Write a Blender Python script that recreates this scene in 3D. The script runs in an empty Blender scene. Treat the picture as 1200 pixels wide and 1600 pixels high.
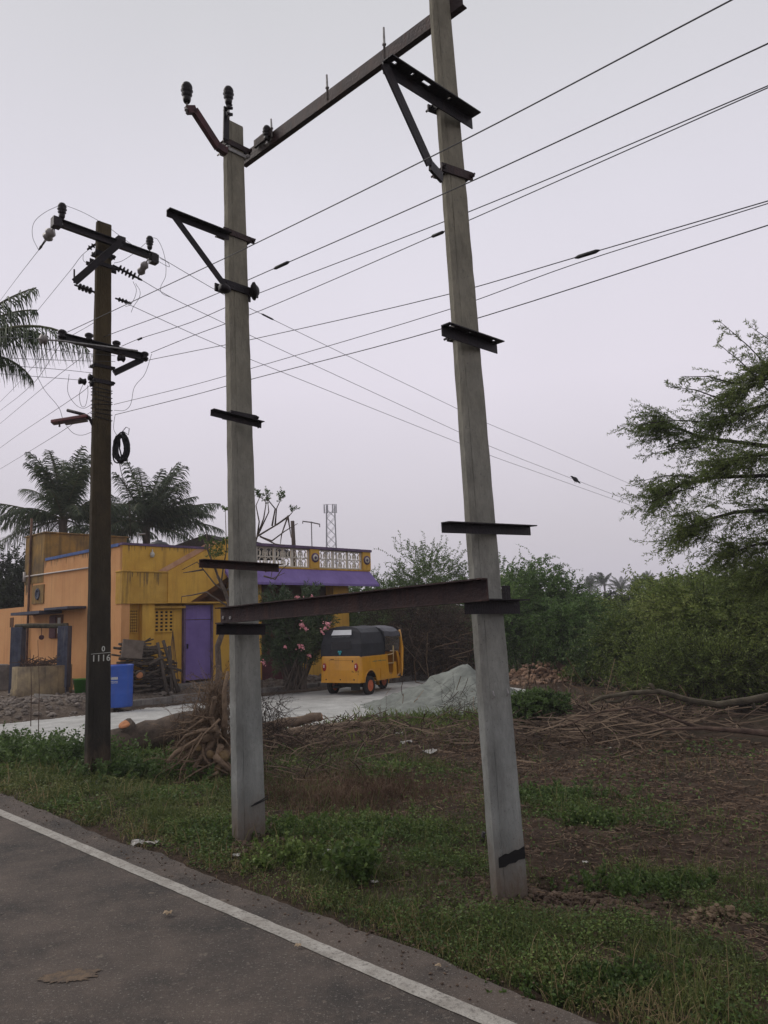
import bpy, math, random
import numpy as np
from mathutils import Vector, Matrix, Euler
R = math.radians
scene = bpy.context.scene
COL = scene.collection
random.seed(7); rng = np.random.default_rng(11)

# ------------------------------------------------------------------ camera
PITCH, ROLL = 8.3, -1.75
CZ = 1.6
cam_d = bpy.data.cameras.new('camera'); cam = bpy.data.objects.new('camera', cam_d); COL.objects.link(cam)
scene.camera = cam
cam_d.sensor_fit = 'VERTICAL'; cam_d.sensor_height = 24; cam_d.lens = 18.0
cam_d.clip_start = 0.05; cam_d.clip_end = 2000
CM = Matrix.Rotation(R(90 + PITCH), 3, 'X') @ Matrix.Rotation(R(ROLL), 3, 'Z')
cam.matrix_world = Matrix.Translation((0, 0, CZ)) @ CM.to_4x4()
# ------------------------------------------------------------------ sky
world = bpy.data.worlds.new('World'); scene.world = world; world.use_nodes = True
nt = world.node_tree; nt.nodes.clear()
N = nt.nodes.new
out = N('ShaderNodeOutputWorld'); bg = N('ShaderNodeBackground'); nt.links.new(bg.outputs[0], out.inputs[0])
sky = N('ShaderNodeTexSky'); sky.sky_type = 'NISHITA'; sky.sun_disc = False
SUN_EL, SUN_AZ = R(42), R(-70)
sky.sun_elevation = SUN_EL; sky.sun_rotation = SUN_AZ; sky.dust_density = 4
tc = N('ShaderNodeTexCoord'); sx = N('ShaderNodeSeparateXYZ'); nt.links.new(tc.outputs['Generated'], sx.inputs[0])
cr = N('ShaderNodeValToRGB'); nt.links.new(sx.outputs['Z'], cr.inputs[0])
el = cr.color_ramp.elements
el[0].position = 0.0; el[0].color = (0.50, 0.47, 0.545, 1)
el[1].position = 1.0; el[1].color = (0.50, 0.49, 0.51, 1)
for p, c in ((0.10, (0.585, 0.55, 0.60)), (0.30, (0.70, 0.66, 0.735)), (0.48, (0.655, 0.635, 0.70)), (0.68, (0.56, 0.56, 0.585))):
    e = el.new(p); e.color = (*c, 1)
ns = N('ShaderNodeTexNoise'); ns.inputs['Scale'].default_value = 1.6; ns.inputs['Detail'].default_value = 3
nt.links.new(tc.outputs['Generated'], ns.inputs['Vector'])
nr = N('ShaderNodeMapRange'); nr.inputs['To Min'].default_value = 0.83; nr.inputs['To Max'].default_value = 1.03
nt.links.new(ns.outputs['Fac'], nr.inputs['Value'])
mul = N('ShaderNodeMix'); mul.data_type = 'RGBA'; mul.blend_type = 'MULTIPLY'; mul.inputs[0].default_value = 1
nt.links.new(cr.outputs[0], mul.inputs[6]); nt.links.new(nr.outputs[0], mul.inputs[7])
sc_ = N('ShaderNodeMix'); sc_.data_type = 'RGBA'; sc_.blend_type = 'MULTIPLY'; sc_.inputs[0].default_value = 1
nt.links.new(sky.outputs[0], sc_.inputs[6]); sc_.inputs[7].default_value = (0.10, 0.10, 0.10, 1)
mx = N('ShaderNodeMix'); mx.data_type = 'RGBA'; mx.inputs[0].default_value = 0.97
nt.links.new(sc_.outputs[2], mx.inputs[6]); nt.links.new(mul.outputs[2], mx.inputs[7])
nt.links.new(mx.outputs[2], bg.inputs[0]); bg.inputs[1].default_value = 1.0
# ------------------------------------------------------------------ sun (overcast)
sd = bpy.data.lights.new('sun', 'SUN'); sd.energy = 1.2; sd.angle = R(35); sd.color = (1, 0.95, 0.88)
so = bpy.data.objects.new('sun', sd); COL.objects.link(so)
sv = Vector((math.cos(SUN_EL) * math.sin(SUN_AZ), math.cos(SUN_EL) * math.cos(SUN_AZ), math.sin(SUN_EL)))
so.rotation_euler = sv.to_track_quat('Z', 'Y').to_euler()
scene.view_settings.view_transform = 'Standard'; scene.view_settings.look = 'None'
scene.view_settings.exposure = 0.33; scene.view_settings.gamma = 1
scene.cycles.max_bounces = 6; scene.cycles.transparent_max_bounces = 8; scene.cycles.volume_bounces = 0

# ------------------------------------------------------------------ measuring helpers
Vd = Vector((.70711, .70711, 0)); Ud = Vector((-.70711, .70711, 0)); Zd = Vector((0, 0, 1))
C0 = Vector((0, 0, CZ))
def W(c, s, z=0.0): return Vd * c + Ud * s + Zd * z
def ray(px, py): return CM @ Vector(((px - 600) / 1200, (800 - py) / 1200, -1))
def at(px, py, Y): d = ray(px, py); return C0 + d * (Y / d.y)
def G(px, py, z=-.12): d = ray(px, py); return C0 + d * ((z - CZ) / d.z)
def onS(px, py, s): d = ray(px, py); return C0 + d * (s / d.dot(Ud))
def onC(px, py, c): d = ray(px, py); return C0 + d * (c / d.dot(Vd))
def cs(p): return p.dot(Vd), p.dot(Ud)

def _h(ix, iy, seed):
    n = (ix.astype(np.int64) * 374761393 + iy.astype(np.int64) * 668265263 + seed * 974711) & 0x7fffffff
    n = ((n ^ (n >> 13)) * 1274126177) & 0x7fffffff
    return ((n ^ (n >> 16)) & 0xffff) / 65535.0
def vnoise(x, y, seed=0):
    x = np.asarray(x, float); y = np.asarray(y, float)
    ix = np.floor(x); iy = np.floor(y); fx = x - ix; fy = y - iy
    fx = fx * fx * (3 - 2 * fx); fy = fy * fy * (3 - 2 * fy)
    a = _h(ix, iy, seed); b = _h(ix + 1, iy, seed); c = _h(ix, iy + 1, seed); d = _h(ix + 1, iy + 1, seed)
    return (a * (1 - fx) + b * fx) * (1 - fy) + (c * (1 - fx) + d * fx) * fy
def fbm(x, y, seed=0, o=4):
    t = 0; a = .5
    for i in range(o):
        t = t + a * vnoise(x * 2 ** i, y * 2 ** i, seed + i); a *= .5
    return t / (1 - .5 ** o)
def sstep(a, b, x): t = np.clip((x - a) / (b - a), 0, 1); return t * t * (3 - 2 * t)
def H(c, s):
    "ground height at road-aligned coordinates"
    c = np.asarray(c, float); s = np.asarray(s, float)
    z = -0.05 + 0.045 * sstep(2.95, 3.35, c) - 0.08 * sstep(3.5, 4.6, c) - 0.04 * sstep(5, 8, c)
    rough = sstep(3.1, 4.2, c)
    z = z + rough * ((fbm(c * .9, s * .9, 3) - .5) * .16 + (fbm(c * 5, s * 5, 9, 3) - .5) * .06)
    for pc0, ps0, dp, w in ((4.33, 2.93, .13, .085), (3.60, 4.97, .09, .10), (3.52, 5.15, .05, .06), (4.52, 2.2, .06, .06)): z = z - dp * np.exp(-((c - pc0) / w) ** 2 - ((s - ps0) / w) ** 2)
    gr = sstep(10.2, 11.2, s) * (1 - sstep(16.4, 17.0, s)) * sstep(4.2, 5.2, c) * (1 - sstep(21, 26, c))
    z = z * (1 - gr) + gr * (-.12)
    yd = sstep(16.55, 17.3, s) * sstep(4.8, 6.5, c) * (1 - sstep(19, 24, c))
    z = z * (1 - .8 * yd) + yd * (.16)
    return z
def Hf(c, s): return float(H(c, s))
def Wg(c, s, dz=0.0): return W(c, s, Hf(c, s) + dz)
def ground(px, py, dz=0.0):
    p = G(px, py)
    for _ in range(4): p = G(px, py, Hf(*cs(p)))
    return p + Zd * dz

# ------------------------------------------------------------------ object helpers
def tag(o, label, cat, group=None, kind=None):
    if label: o['label'] = label
    if cat: o['category'] = cat
    if group: o['group'] = group
    if kind: o['kind'] = kind
    return o
def thing(name, label, cat, loc=(0, 0, 0), rz=0, group=None):
    o = bpy.data.objects.new(name, None); COL.objects.link(o); o.empty_display_size = .2
    o.location = loc; o.rotation_euler = (0, 0, rz); return tag(o, label, cat, group)
def origin_of(o):
    p = Vector((0, 0, 0))
    while o is not None: p = p + Vector(o.location); o = o.parent
    return p
def np_mesh(name, v, f, var=None, smooth=False):
    "v (n,3); f (m,k) same-size faces"
    me = bpy.data.meshes.new(name); m, k = f.shape
    me.vertices.add(len(v)); me.vertices.foreach_set('co', np.ascontiguousarray(v, np.float32).ravel())
    me.loops.add(m * k); me.loops.foreach_set('vertex_index', np.ascontiguousarray(f, np.int32).ravel())
    me.polygons.add(m); me.polygons.foreach_set('loop_start', np.arange(0, m * k, k, dtype=np.int32))
    try: me.polygons.foreach_set('loop_total', np.full(m, k, np.int32))
    except Exception: pass
    if smooth: me.polygons.foreach_set('use_smooth', np.ones(m, bool))
    me.update(calc_edges=True)
    if var is not None:
        a = me.attributes.new('var', 'FLOAT', 'POINT'); a.data.foreach_set('value', np.ascontiguousarray(var, np.float32))
    return me
def link(name, me, m, parent=None, org=None):
    o = bpy.data.objects.new(name, me); COL.objects.link(o)
    for mm in (m if isinstance(m, (list, tuple)) else [m]): me.materials.append(mm)
    if parent is not None: o.parent = parent
    if org is not None: o.location = org
    return o

class MB:
    def __init__(self): self.v = []; self.f = []; self.mi = []; self.m = 0; self.sm = []; self.smooth = False
    def add(self, vs, fs):
        b = len(self.v); self.v += [Vector(p) for p in vs]
        for q in fs: self.f.append([b + i for i in q]); self.mi.append(self.m); self.sm.append(self.smooth)
        return self
    def box(self, c, size, rot=None):
        c = Vector(c); h = [x / 2 for x in size]
        vs = [Vector((x * h[0], y * h[1], z * h[2])) for x in (-1, 1) for y in (-1, 1) for z in (-1, 1)]
        if rot is not None: vs = [rot @ v for v in vs]
        return self.add([c + v for v in vs], [(0, 1, 3, 2), (4, 6, 7, 5), (0, 4, 5, 1), (2, 3, 7, 6), (0, 2, 6, 4), (1, 5, 7, 3)])
    def cbox(self, c0, c1, s0, s1, z0, z1):
        "box aligned with the road axes"
        vs = [W(c, s, z) for c in (c0, c1) for s in (s0, s1) for z in (z0, z1)]
        return self.add(vs, [(0, 1, 3, 2), (4, 6, 7, 5), (0, 4, 5, 1), (2, 3, 7, 6), (0, 2, 6, 4), (1, 5, 7, 3)])
    def prism(self, poly, dv):
        n = len(poly); poly = [Vector(p) for p in poly]; dv = Vector(dv)
        return self.add(poly + [p + dv for p in poly], [list(range(n))[::-1], list(range(n, 2 * n))] + [(i, (i + 1) % n, n + (i + 1) % n, n + i) for i in range(n)])
    def extrude(self, prof, p0, p1, side, up, scale=1.0):
        p0 = Vector(p0); p1 = Vector(p1); d = (p1 - p0).normalized(); side = Vector(side)
        side = (side - d * side.dot(d)).normalized(); up = Vector(up); up = (up - d * up.dot(d) - side * up.dot(side)).normalized()
        n = len(prof); vs = [p0 + side * a + up * b for a, b in prof] + [p1 + (side * a + up * b) * scale for a, b in prof]
        return self.add(vs, [list(range(n))[::-1], list(range(n, 2 * n))] + [(i, (i + 1) % n, n + (i + 1) % n, n + i) for i in range(n)])
    def bar(self, p0, p1, w, h, up=(0, 0, 1)):
        p0 = Vector(p0); p1 = Vector(p1); d = (p1 - p0).normalized(); up = Vector(up)
        if abs(d.dot(up)) > .98: up = Vector((1, 0, 0))
        side = d.cross(up)
        return self.extrude([(-w / 2, -h / 2), (w / 2, -h / 2), (w / 2, h / 2), (-w / 2, h / 2)], p0, p1, side, up)
    def tube(self, pts, r, n=6, cap=True):
        pts = [Vector(p) for p in pts]; k = len(pts)
        rs = r if isinstance(r, (list, tuple)) else [r] * k
        b = len(self.v); prev = None; fs = []
        for i, p in enumerate(pts):
            t = (pts[min(i + 1, k - 1)] - pts[max(i - 1, 0)])
            t = t.normalized() if t.length > 1e-9 else Vector((0, 0, 1))
            if prev is None:
                a = t.orthogonal().normalized()
            else:
                a = prev - t * prev.dot(t); a = a.normalized() if a.length > 1e-6 else t.orthogonal().normalized()
            prev = a; bb = t.cross(a)
            for j in range(n):
                q = 2 * math.pi * j / n; self.v.append(p + (a * math.cos(q) + bb * math.sin(q)) * rs[i])
        for i in range(k - 1):
            for j in range(n):
                fs.append((b + i * n + j, b + i * n + (j + 1) % n, b + (i + 1) * n + (j + 1) % n, b + (i + 1) * n + j))
        if cap: fs.append([b + j for j in range(n)][::-1]); fs.append([b + (k - 1) * n + j for j in range(n)])
        for q in fs: self.f.append(list(q)); self.mi.append(self.m); self.sm.append(len(q) == 4 and n > 5)
        return self
    def lathe(self, prof, org, axis=(0, 0, 1), n=16, cap=True):
        org = Vector(org); ax = Vector(axis).normalized(); a = ax.orthogonal().normalized(); bb = ax.cross(a); b = len(self.v); k = len(prof)
        for r, z in prof:
            for j in range(n):
                q = 2 * math.pi * j / n; self.v.append(org + ax * z + (a * math.cos(q) + bb * math.sin(q)) * max(r, 1e-4))
        fs = [(b + i * n + j, b + i * n + (j + 1) % n, b + (i + 1) * n + (j + 1) % n, b + (i + 1) * n + j) for i in range(k - 1) for j in range(n)]
        for q in fs: self.f.append(list(q)); self.mi.append(self.m); self.sm.append(True)
        for ring, rev in (((0, True), (k - 1, False)) if cap else ()):
            q = [b + ring * n + j for j in range(n)]
            self.f.append(q[::-1] if rev else q); self.mi.append(self.m); self.sm.append(False)
        return self
    def rock(self, c, r, sq=.7, seed=0):
        rr = random.Random(seed); c = Vector(c); b = len(self.v)
        t = (1 + 5 ** .5) / 2
        vs = [(-1, t, 0), (1, t, 0), (-1, -t, 0), (1, -t, 0), (0, -1, t), (0, 1, t), (0, -1, -t), (0, 1, -t), (t, 0, -1), (t, 0, 1), (-t, 0, -1), (-t, 0, 1)]
        fs = [(0, 11, 5), (0, 5, 1), (0, 1, 7), (0, 7, 10), (0, 10, 11), (1, 5, 9), (5, 11, 4), (11, 10, 2), (10, 7, 6), (7, 1, 8), (3, 9, 4), (3, 4, 2), (3, 2, 6), (3, 6, 8), (3, 8, 9), (4, 9, 5), (2, 4, 11), (6, 2, 10), (8, 6, 7), (9, 8, 1)]
        rot = Euler((rr.random() * 6, rr.random() * 6, rr.random() * 6)).to_matrix()
        sc = Vector((rr.uniform(.7, 1.2), rr.uniform(.7, 1.2), rr.uniform(.6, 1.1)))
        P = []
        for v in vs:
            v = Vector(v).normalized() * rr.uniform(.75, 1.2); v = Vector((v.x * sc.x, v.y * sc.y, v.z * sc.z)); v = rot @ v; v.z *= sq; P.append(c + v * r)
        return self.add(P, fs)
    def build(self, name, m, parent=None, org=None, local=False, bevel=0, loc=None):
        me = bpy.data.meshes.new(name)
        if org is None: org = Vector((0, 0, 0)) if (local or parent is None) else origin_of(parent)
        org = Vector(org)
        me.from_pydata([tuple(v - org) for v in self.v], [], self.f)
        me.polygons.foreach_set('material_index', self.mi); me.polygons.foreach_set('use_smooth', self.sm); me.update()
        o = link(name, me, m, parent, None if parent is not None else org)
        if bevel:
            bm = o.modifiers.new('bevel', 'BEVEL'); bm.width = bevel; bm.segments = 2; bm.limit_method = 'ANGLE'; bm.angle_limit = R(40)
        return o

def leaf_quads(cen, d, L, w, seed=0, flat=0.0):
    "diamond leaves: centres (n,3), directions (n,3)"
    r = np.random.default_rng(seed); n = len(cen)
    d = d / (np.linalg.norm(d, axis=1, keepdims=True) + 1e-9)
    q = r.normal(size=(n, 3)); q[:, 2] *= (1 - flat)
    sd_ = np.cross(d, q); sd_ /= (np.linalg.norm(sd_, axis=1, keepdims=True) + 1e-9)
    if flat > 0:
        sd_[:, 2] *= (1 - flat); sd_ /= (np.linalg.norm(sd_, axis=1, keepdims=True) + 1e-9)
    L = np.broadcast_to(L, (n,))[:, None]; w = np.broadcast_to(w, (n,))[:, None]
    v = np.stack([cen, cen + d * L * .5 + sd_ * w * .5, cen + d * L, cen + d * L * .45 - sd_ * w * .5], 1).reshape(-1, 3)
    return v, np.arange(4 * n).reshape(n, 4), np.repeat(r.random(n), 4)

# ------------------------------------------------------------------ materials
_M = {}
def mat(name, col, rough=.8, col2=None, scale=6, detail=5, bump=.15, bscale=None, metal=0, stretch=(1, 1, 1), stain=None, sscale=2.5, samt=.5, spec=.3, trans=0, gen=False, pos=(.35, .65), coat=0):
    if name in _M: return _M[name]
    m = bpy.data.materials.new(name); m.use_nodes = True; t = m.node_tree; n = t.nodes; l = t.links
    b = n['Principled BSDF']; b.inputs['Roughness'].default_value = rough; b.inputs['Metallic'].default_value = metal
    b.inputs['Specular IOR Level'].default_value = spec
    if coat: b.inputs['Coat Weight'].default_value = coat
    co = n.new('ShaderNodeTexCoord'); mp = n.new('ShaderNodeMapping'); mp.inputs['Scale'].default_value = stretch
    l.new(co.outputs['Object'], mp.inputs['Vector'])
    nz = n.new('ShaderNodeTexNoise'); nz.inputs['Scale'].default_value = scale; nz.inputs['Detail'].default_value = detail; nz.inputs['Roughness'].default_value = .65
    l.new(mp.outputs[0], nz.inputs['Vector'])
    rp = n.new('ShaderNodeValToRGB'); rp.color_ramp.elements[0].position = pos[0]; rp.color_ramp.elements[1].position = pos[1]
    c2 = col2 or tuple(x * .72 for x in col)
    rp.color_ramp.elements[0].color = (*c2, 1); rp.color_ramp.elements[1].color = (*col, 1)
    l.new(nz.outputs['Fac'], rp.inputs[0]); last = rp.outputs[0]
    if stain:
        n2 = n.new('ShaderNodeTexNoise'); n2.inputs['Scale'].default_value = sscale; n2.inputs['Detail'].default_value = 6; n2.inputs['Roughness'].default_value = .7
        m2 = n.new('ShaderNodeMapping'); m2.inputs['Scale'].default_value = (5, 5, .4) if stretch == (1, 1, 1) else stretch; m2.inputs['Location'].default_value = (3.1, 1.7, 5.3)
        l.new(co.outputs['Object'], m2.inputs['Vector']); l.new(m2.outputs[0], n2.inputs['Vector'])
        mr = n.new('ShaderNodeMapRange'); mr.inputs['From Min'].default_value = .5; mr.inputs['From Max'].default_value = .72; mr.inputs['To Max'].default_value = samt
        l.new(n2.outputs['Fac'], mr.inputs['Value'])
        mm = n.new('ShaderNodeMix'); mm.data_type = 'RGBA'; l.new(mr.outputs[0], mm.inputs[0]); l.new(last, mm.inputs[6]); mm.inputs[7].default_value = (*stain, 1); last = mm.outputs[2]
    l.new(last, b.inputs['Base Color'])
    if bump:
        bp = n.new('ShaderNodeBump'); bp.inputs['Strength'].default_value = min(1, bump * 3); bp.inputs['Distance'].default_value = .01
        nb = n.new('ShaderNodeTexNoise'); nb.inputs['Scale'].default_value = bscale or scale * 6; nb.inputs['Detail'].default_value = 4
        l.new(mp.outputs[0], nb.inputs['Vector']); l.new(nb.outputs['Fac'], bp.inputs['Height']); l.new(bp.outputs[0], b.inputs['Normal'])
    _M[name] = m; return m
def foliage(name, stops, rough=.55, tr=.3):
    m = bpy.data.materials.new(name); m.use_nodes = True; t = m.node_tree; n = t.nodes; l = t.links
    b = n['Principled BSDF']; b.inputs['Roughness'].default_value = rough; b.inputs['Specular IOR Level'].default_value = .25
    a = n.new('ShaderNodeAttribute'); a.attribute_name = 'var'
    rp = n.new('ShaderNodeValToRGB'); e = rp.color_ramp.elements
    e[0].position = stops[0][0]; e[0].color = (*stops[0][1], 1); e[1].position = stops[-1][0]; e[1].color = (*stops[-1][1], 1)
    for p, c in stops[1:-1]: q = e.new(p); q.color = (*c, 1)
    l.new(a.outputs['Fac'], rp.inputs[0]); l.new(rp.outputs[0], b.inputs['Base Color'])
    tl = n.new('ShaderNodeBsdfTranslucent'); l.new(rp.outputs[0], tl.inputs['Color'])
    mxs = n.new('ShaderNodeMixShader'); mxs.inputs[0].default_value = tr
    l.new(b.outputs[0], mxs.inputs[1]); l.new(tl.outputs[0], mxs.inputs[2]); l.new(mxs.outputs[0], n['Material Output'].inputs['Surface'])
    return m
def plain(name, col, rough=.5, **k): return mat(name, col, rough, tuple(x * .9 for x in col), bump=0, **k)

M_steel = mat('rusty_channel_steel', (.045, .026, .024), .6, (.022, .014, .015), scale=9, bump=.2, stain=(.09, .035, .02), samt=.5, metal=.2)
M_dark = mat('dark_angle_steel', (.016, .012, .015), .5, (.009, .007, .009), scale=12, bump=.15, stain=(.04, .018, .014), samt=.4, metal=.3)
M_red = mat('red_oxide_steel', (.08, .022, .024), .6, (.035, .014, .018), scale=10, bump=.2)
M_galv = mat('galvanised_steel', (.33, .32, .31), .4, (.2, .19, .18), scale=20, metal=.6)
M_porc = mat('brown_glazed_porcelain', (.010, .006, .007), .38, (.006, .004, .005), scale=3, bump=0, spec=.22)
M_porcw = mat('pale_porcelain', (.30, .28, .26), .3, (.18, .16, .15), scale=3, bump=0)
M_wire = mat('weathered_wire', (.05, .05, .055), .5, bump=0)
M_black = mat('black_cable', (.012, .012, .013), .5, bump=0)

def concrete_mat(name, low, high, z0, z1, dark=(.05, .045, .035)):
    m = mat(name, low, .9, tuple(x * .78 for x in low), scale=5, detail=8, bump=.25, bscale=60, stretch=(1, 1, .35), stain=dark, sscale=4, samt=.35)
    t = m.node_tree; n = t.nodes; l = t.links; b = n['Principled BSDF']; src = b.inputs['Base Color'].links[0].from_socket
    co = n.new('ShaderNodeTexCoord'); sp = n.new('ShaderNodeSeparateXYZ'); l.new(co.outputs['Object'], sp.inputs[0])
    nz = n.new('ShaderNodeTexNoise'); nz.inputs['Scale'].default_value = 1.6; nz.inputs['Detail'].default_value = 6; l.new(co.outputs['Object'], nz.inputs['Vector'])
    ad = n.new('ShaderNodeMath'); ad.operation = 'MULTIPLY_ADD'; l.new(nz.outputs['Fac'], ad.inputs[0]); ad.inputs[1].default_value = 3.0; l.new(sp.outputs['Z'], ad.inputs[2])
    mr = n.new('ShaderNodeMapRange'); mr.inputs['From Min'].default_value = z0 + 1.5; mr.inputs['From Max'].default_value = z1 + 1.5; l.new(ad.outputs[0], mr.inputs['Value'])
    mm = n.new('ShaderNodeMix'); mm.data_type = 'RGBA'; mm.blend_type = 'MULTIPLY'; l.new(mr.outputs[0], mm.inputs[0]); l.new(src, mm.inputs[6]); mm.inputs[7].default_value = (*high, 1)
    q = n.new('ShaderNodeTexNoise'); q.inputs['Scale'].default_value = 70; q.inputs['Detail'].default_value = 3; l.new(co.outputs['Object'], q.inputs['Vector'])
    r = n.new('ShaderNodeMapRange'); r.inputs['From Min'].default_value = .64; r.inputs['From Max'].default_value = .70; r.inputs['To Max'].default_value = .6; l.new(q.outputs['Fac'], r.inputs['Value'])
    q2 = n.new('ShaderNodeTexNoise'); q2.inputs['Scale'].default_value = 9; q2.inputs['Detail'].default_value = 7; q2.inputs['Roughness'].default_value = .75; mp2 = n.new('ShaderNodeMapping'); mp2.inputs['Scale'].default_value = (1, 1, .45); l.new(co.outputs['Object'], mp2.inputs['Vector']); l.new(mp2.outputs[0], q2.inputs['Vector'])
    r2 = n.new('ShaderNodeMapRange'); r2.inputs['From Min'].default_value = .40; r2.inputs['From Max'].default_value = .62; r2.inputs['To Min'].default_value = .82; r2.inputs['To Max'].default_value = 1.1; l.new(q2.outputs['Fac'], r2.inputs['Value'])
    m3 = n.new('ShaderNodeMix'); m3.data_type = 'RGBA'; m3.blend_type = 'MULTIPLY'; m3.inputs[0].default_value = 1; l.new(mm.outputs[2], m3.inputs[6]); l.new(r2.outputs[0], m3.inputs[7])
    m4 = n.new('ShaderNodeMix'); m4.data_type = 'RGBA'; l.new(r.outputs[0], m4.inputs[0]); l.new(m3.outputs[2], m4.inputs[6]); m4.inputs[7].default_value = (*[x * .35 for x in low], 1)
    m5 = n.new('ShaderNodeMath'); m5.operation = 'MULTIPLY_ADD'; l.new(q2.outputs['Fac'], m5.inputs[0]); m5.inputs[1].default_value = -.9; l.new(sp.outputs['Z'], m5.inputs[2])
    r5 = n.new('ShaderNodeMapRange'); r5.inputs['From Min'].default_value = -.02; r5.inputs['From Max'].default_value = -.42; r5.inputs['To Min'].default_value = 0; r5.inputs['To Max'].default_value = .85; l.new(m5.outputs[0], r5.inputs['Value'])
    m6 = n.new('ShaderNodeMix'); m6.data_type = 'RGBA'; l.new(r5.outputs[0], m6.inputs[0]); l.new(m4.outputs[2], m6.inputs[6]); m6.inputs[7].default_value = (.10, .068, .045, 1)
    l.new(m6.outputs[2], b.inputs['Base Color']); return m
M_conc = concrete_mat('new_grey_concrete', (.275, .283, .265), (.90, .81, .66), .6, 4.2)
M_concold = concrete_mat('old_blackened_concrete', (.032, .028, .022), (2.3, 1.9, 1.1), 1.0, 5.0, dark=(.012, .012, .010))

# ------------------------------------------------------------------ utility poles
class Pole:
    def __init__(s_, label, bpx, tpx, w0, n0, w1, n1, yaw, m, group, sink=.3, topz=None):
        b = ground(*bpx); t = at(*tpx, b.y)
        s_.b = b; s_.t = t; s_.w0, s_.n0, s_.w1, s_.n1 = w0, n0, w1, n1
        s_.root = thing('utility_pole', label, 'utility pole', b, 0, group)
        s_.X = Matrix.Rotation(yaw, 3, 'Z') @ Vd; s_.Y = Matrix.Rotation(yaw, 3, 'Z') @ Ud
        mb = MB(); K = 60; rings = []
        rr = random.Random(3)
        for i in range(K + 1):
            f = i / K; c = s_.ctr(f) if i else b - (t - b).normalized() * sink
            w = (w0 + (w1 - w0) * f) / 2; n = (n0 + (n1 - n0) * f) / 2; ch = .016
            pr = [(-w + ch, -n), (-w * .60 - .003, -n), (-w * .60, -n + .004), (-w * .60 + .003, -n), (w - ch, -n), (w, -n + ch), (w, n - ch), (w - ch, n), (-w + ch, n), (-w, n - ch), (-w, -n + ch)]
            rings.append([c + s_.X * (a + rr.uniform(-.002, .002)) + s_.Y * (q + rr.uniform(-.002, .002)) for a, q in pr])
        vs = [p for r_ in rings for p in r_]; fs = [(i * 11 + j, i * 11 + (j + 1) % 11, i * 11 + 11 + (j + 1) % 11, i * 11 + 11 + j) for i in range(K) for j in range(11)]
        fs += [list(range(11))[::-1], [K * 11 + j for j in range(11)]]
        mb.add(vs, fs); mb.build('shaft', m, s_.root)
    def ctr(s_, f): return s_.b + (s_.t - s_.b) * f
    def f_at_y(s_, py):
        "fraction of height whose picture row is py"
        lo, hi = 0., 1.3
        for _ in range(40):
            m_ = (lo + hi) / 2; q = s_.ctr(m_) - C0; q = CM.transposed() @ q; y = 800 - 1200 * q.y / -q.z
            if y > py: lo = m_
            else: hi = m_
        return lo
    def dims(s_, f): return s_.w0 + (s_.w1 - s_.w0) * f, s_.n0 + (s_.n1 - s_.n0) * f
    def clamp(s_, py, h=.045, th=.012, ear=.05, m=None, name='clamp', tilt=0):
        f = s_.f_at_y(py); c = s_.ctr(f); w, n = s_.dims(f); mb = MB()
        X, Y = s_.X, s_.Y; g = .003
        a = w / 2 + g; q = n / 2 + g
        for sg in (-1, 1):
            mb.bar(c + Y * sg * (q + th / 2) - X * (a + ear), c + Y * sg * (q + th / 2) + X * (a + ear), th, h)
        for sg in (-1, 1):
            mb.bar(c + X * sg * (a + th / 2) - Y * (q - .002), c + X * sg * (a + th / 2) + Y * (q - .002), th, h * .98)
            mb.tube([c + X * sg * (a + ear * .7) - Y * (q + .045), c + X * sg * (a + ear * .7) + Y * (q + .045)], .008, 6)
            mb.tube([c + X * sg * (a + ear * .7) - Y * (q + .028), c + X * sg * (a + ear * .7) - Y * (q + .013)], .017, 6)
        mb.build(name, m or M_steel, s_.root); return c

def iron(parent, name, p0, p1, w=.065, t=.007, side=None, up=(0, 0, 1), m=None, slots=(), flip=1, org=None, label=None):
    "angle iron: upright flange and a level flange at its top, with optional real slots"
    p0 = Vector(p0); p1 = Vector(p1); d = (p1 - p0).normalized(); L = (p1 - p0).length
    side = Vector(side); side = (side - d * side.dot(d)).normalized(); up = Vector(up); up = (up - d * up.dot(d) - side * up.dot(side)).normalized()
    mb = MB()
    def plate(A, B, a0, a1, thick, an):
        # strip from along=A..B, across a0..a1 in axis an
        o = up if an is side else side
        prof = [(a0, 0), (a1, 0), (a1, thick), (a0, thick)]
        mb.extrude(prof, p0 + d * A, p0 + d * B, an, o)
    def flange(an, th, off):
        if not slots:
            plate(0, L, off, w, th, an); return
        plate(0, L, off, off + (w - off) * .36, th, an); plate(0, L, off + (w - off) * .64, w, th, an)
        x = 0
        for s0, s1 in slots:
            if s0 * L > x: plate(x, s0 * L, off + (w - off) * .36, off + (w - off) * .64, th, an)
            x = s1 * L
        plate(x, L, off + (w - off) * .36, off + (w - off) * .64, th, an)
    flange(side, t * (-1 if flip > 0 else 1), 0.0)
    # upright flange hanging down (flip=1) or standing
    upv = up * (-1 if flip > 0 else 1)
    mb.extrude([(t * 1.02, 0), (w, 0), (w, t), (t * 1.02, t)], p0, p1, upv, side)
    o = mb.build(name, m or M_dark, parent, org=org)
    return o
def channel(mb, p0, p1, h, b, t, side, up):
    prof = [(0, -h / 2), (b, -h / 2), (b, -h / 2 + t), (t, -h / 2 + t), (t, h / 2 - t), (b, h / 2 - t), (b, h / 2), (0, h / 2)]
    mb.extrude(prof, p0, p1, side, up)
SHED = [(.012, -.10), (.022, -.10), (.030, -.085), (.034, -.06), (.026, -.055), (.030, -.045), (.044, -.03), (.033, -.022), (.036, -.012), (.050, .005), (.038, .014), (.040, .022), (.046, .036), (.040, .055), (.030, .07), (.015, .075)]
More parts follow.
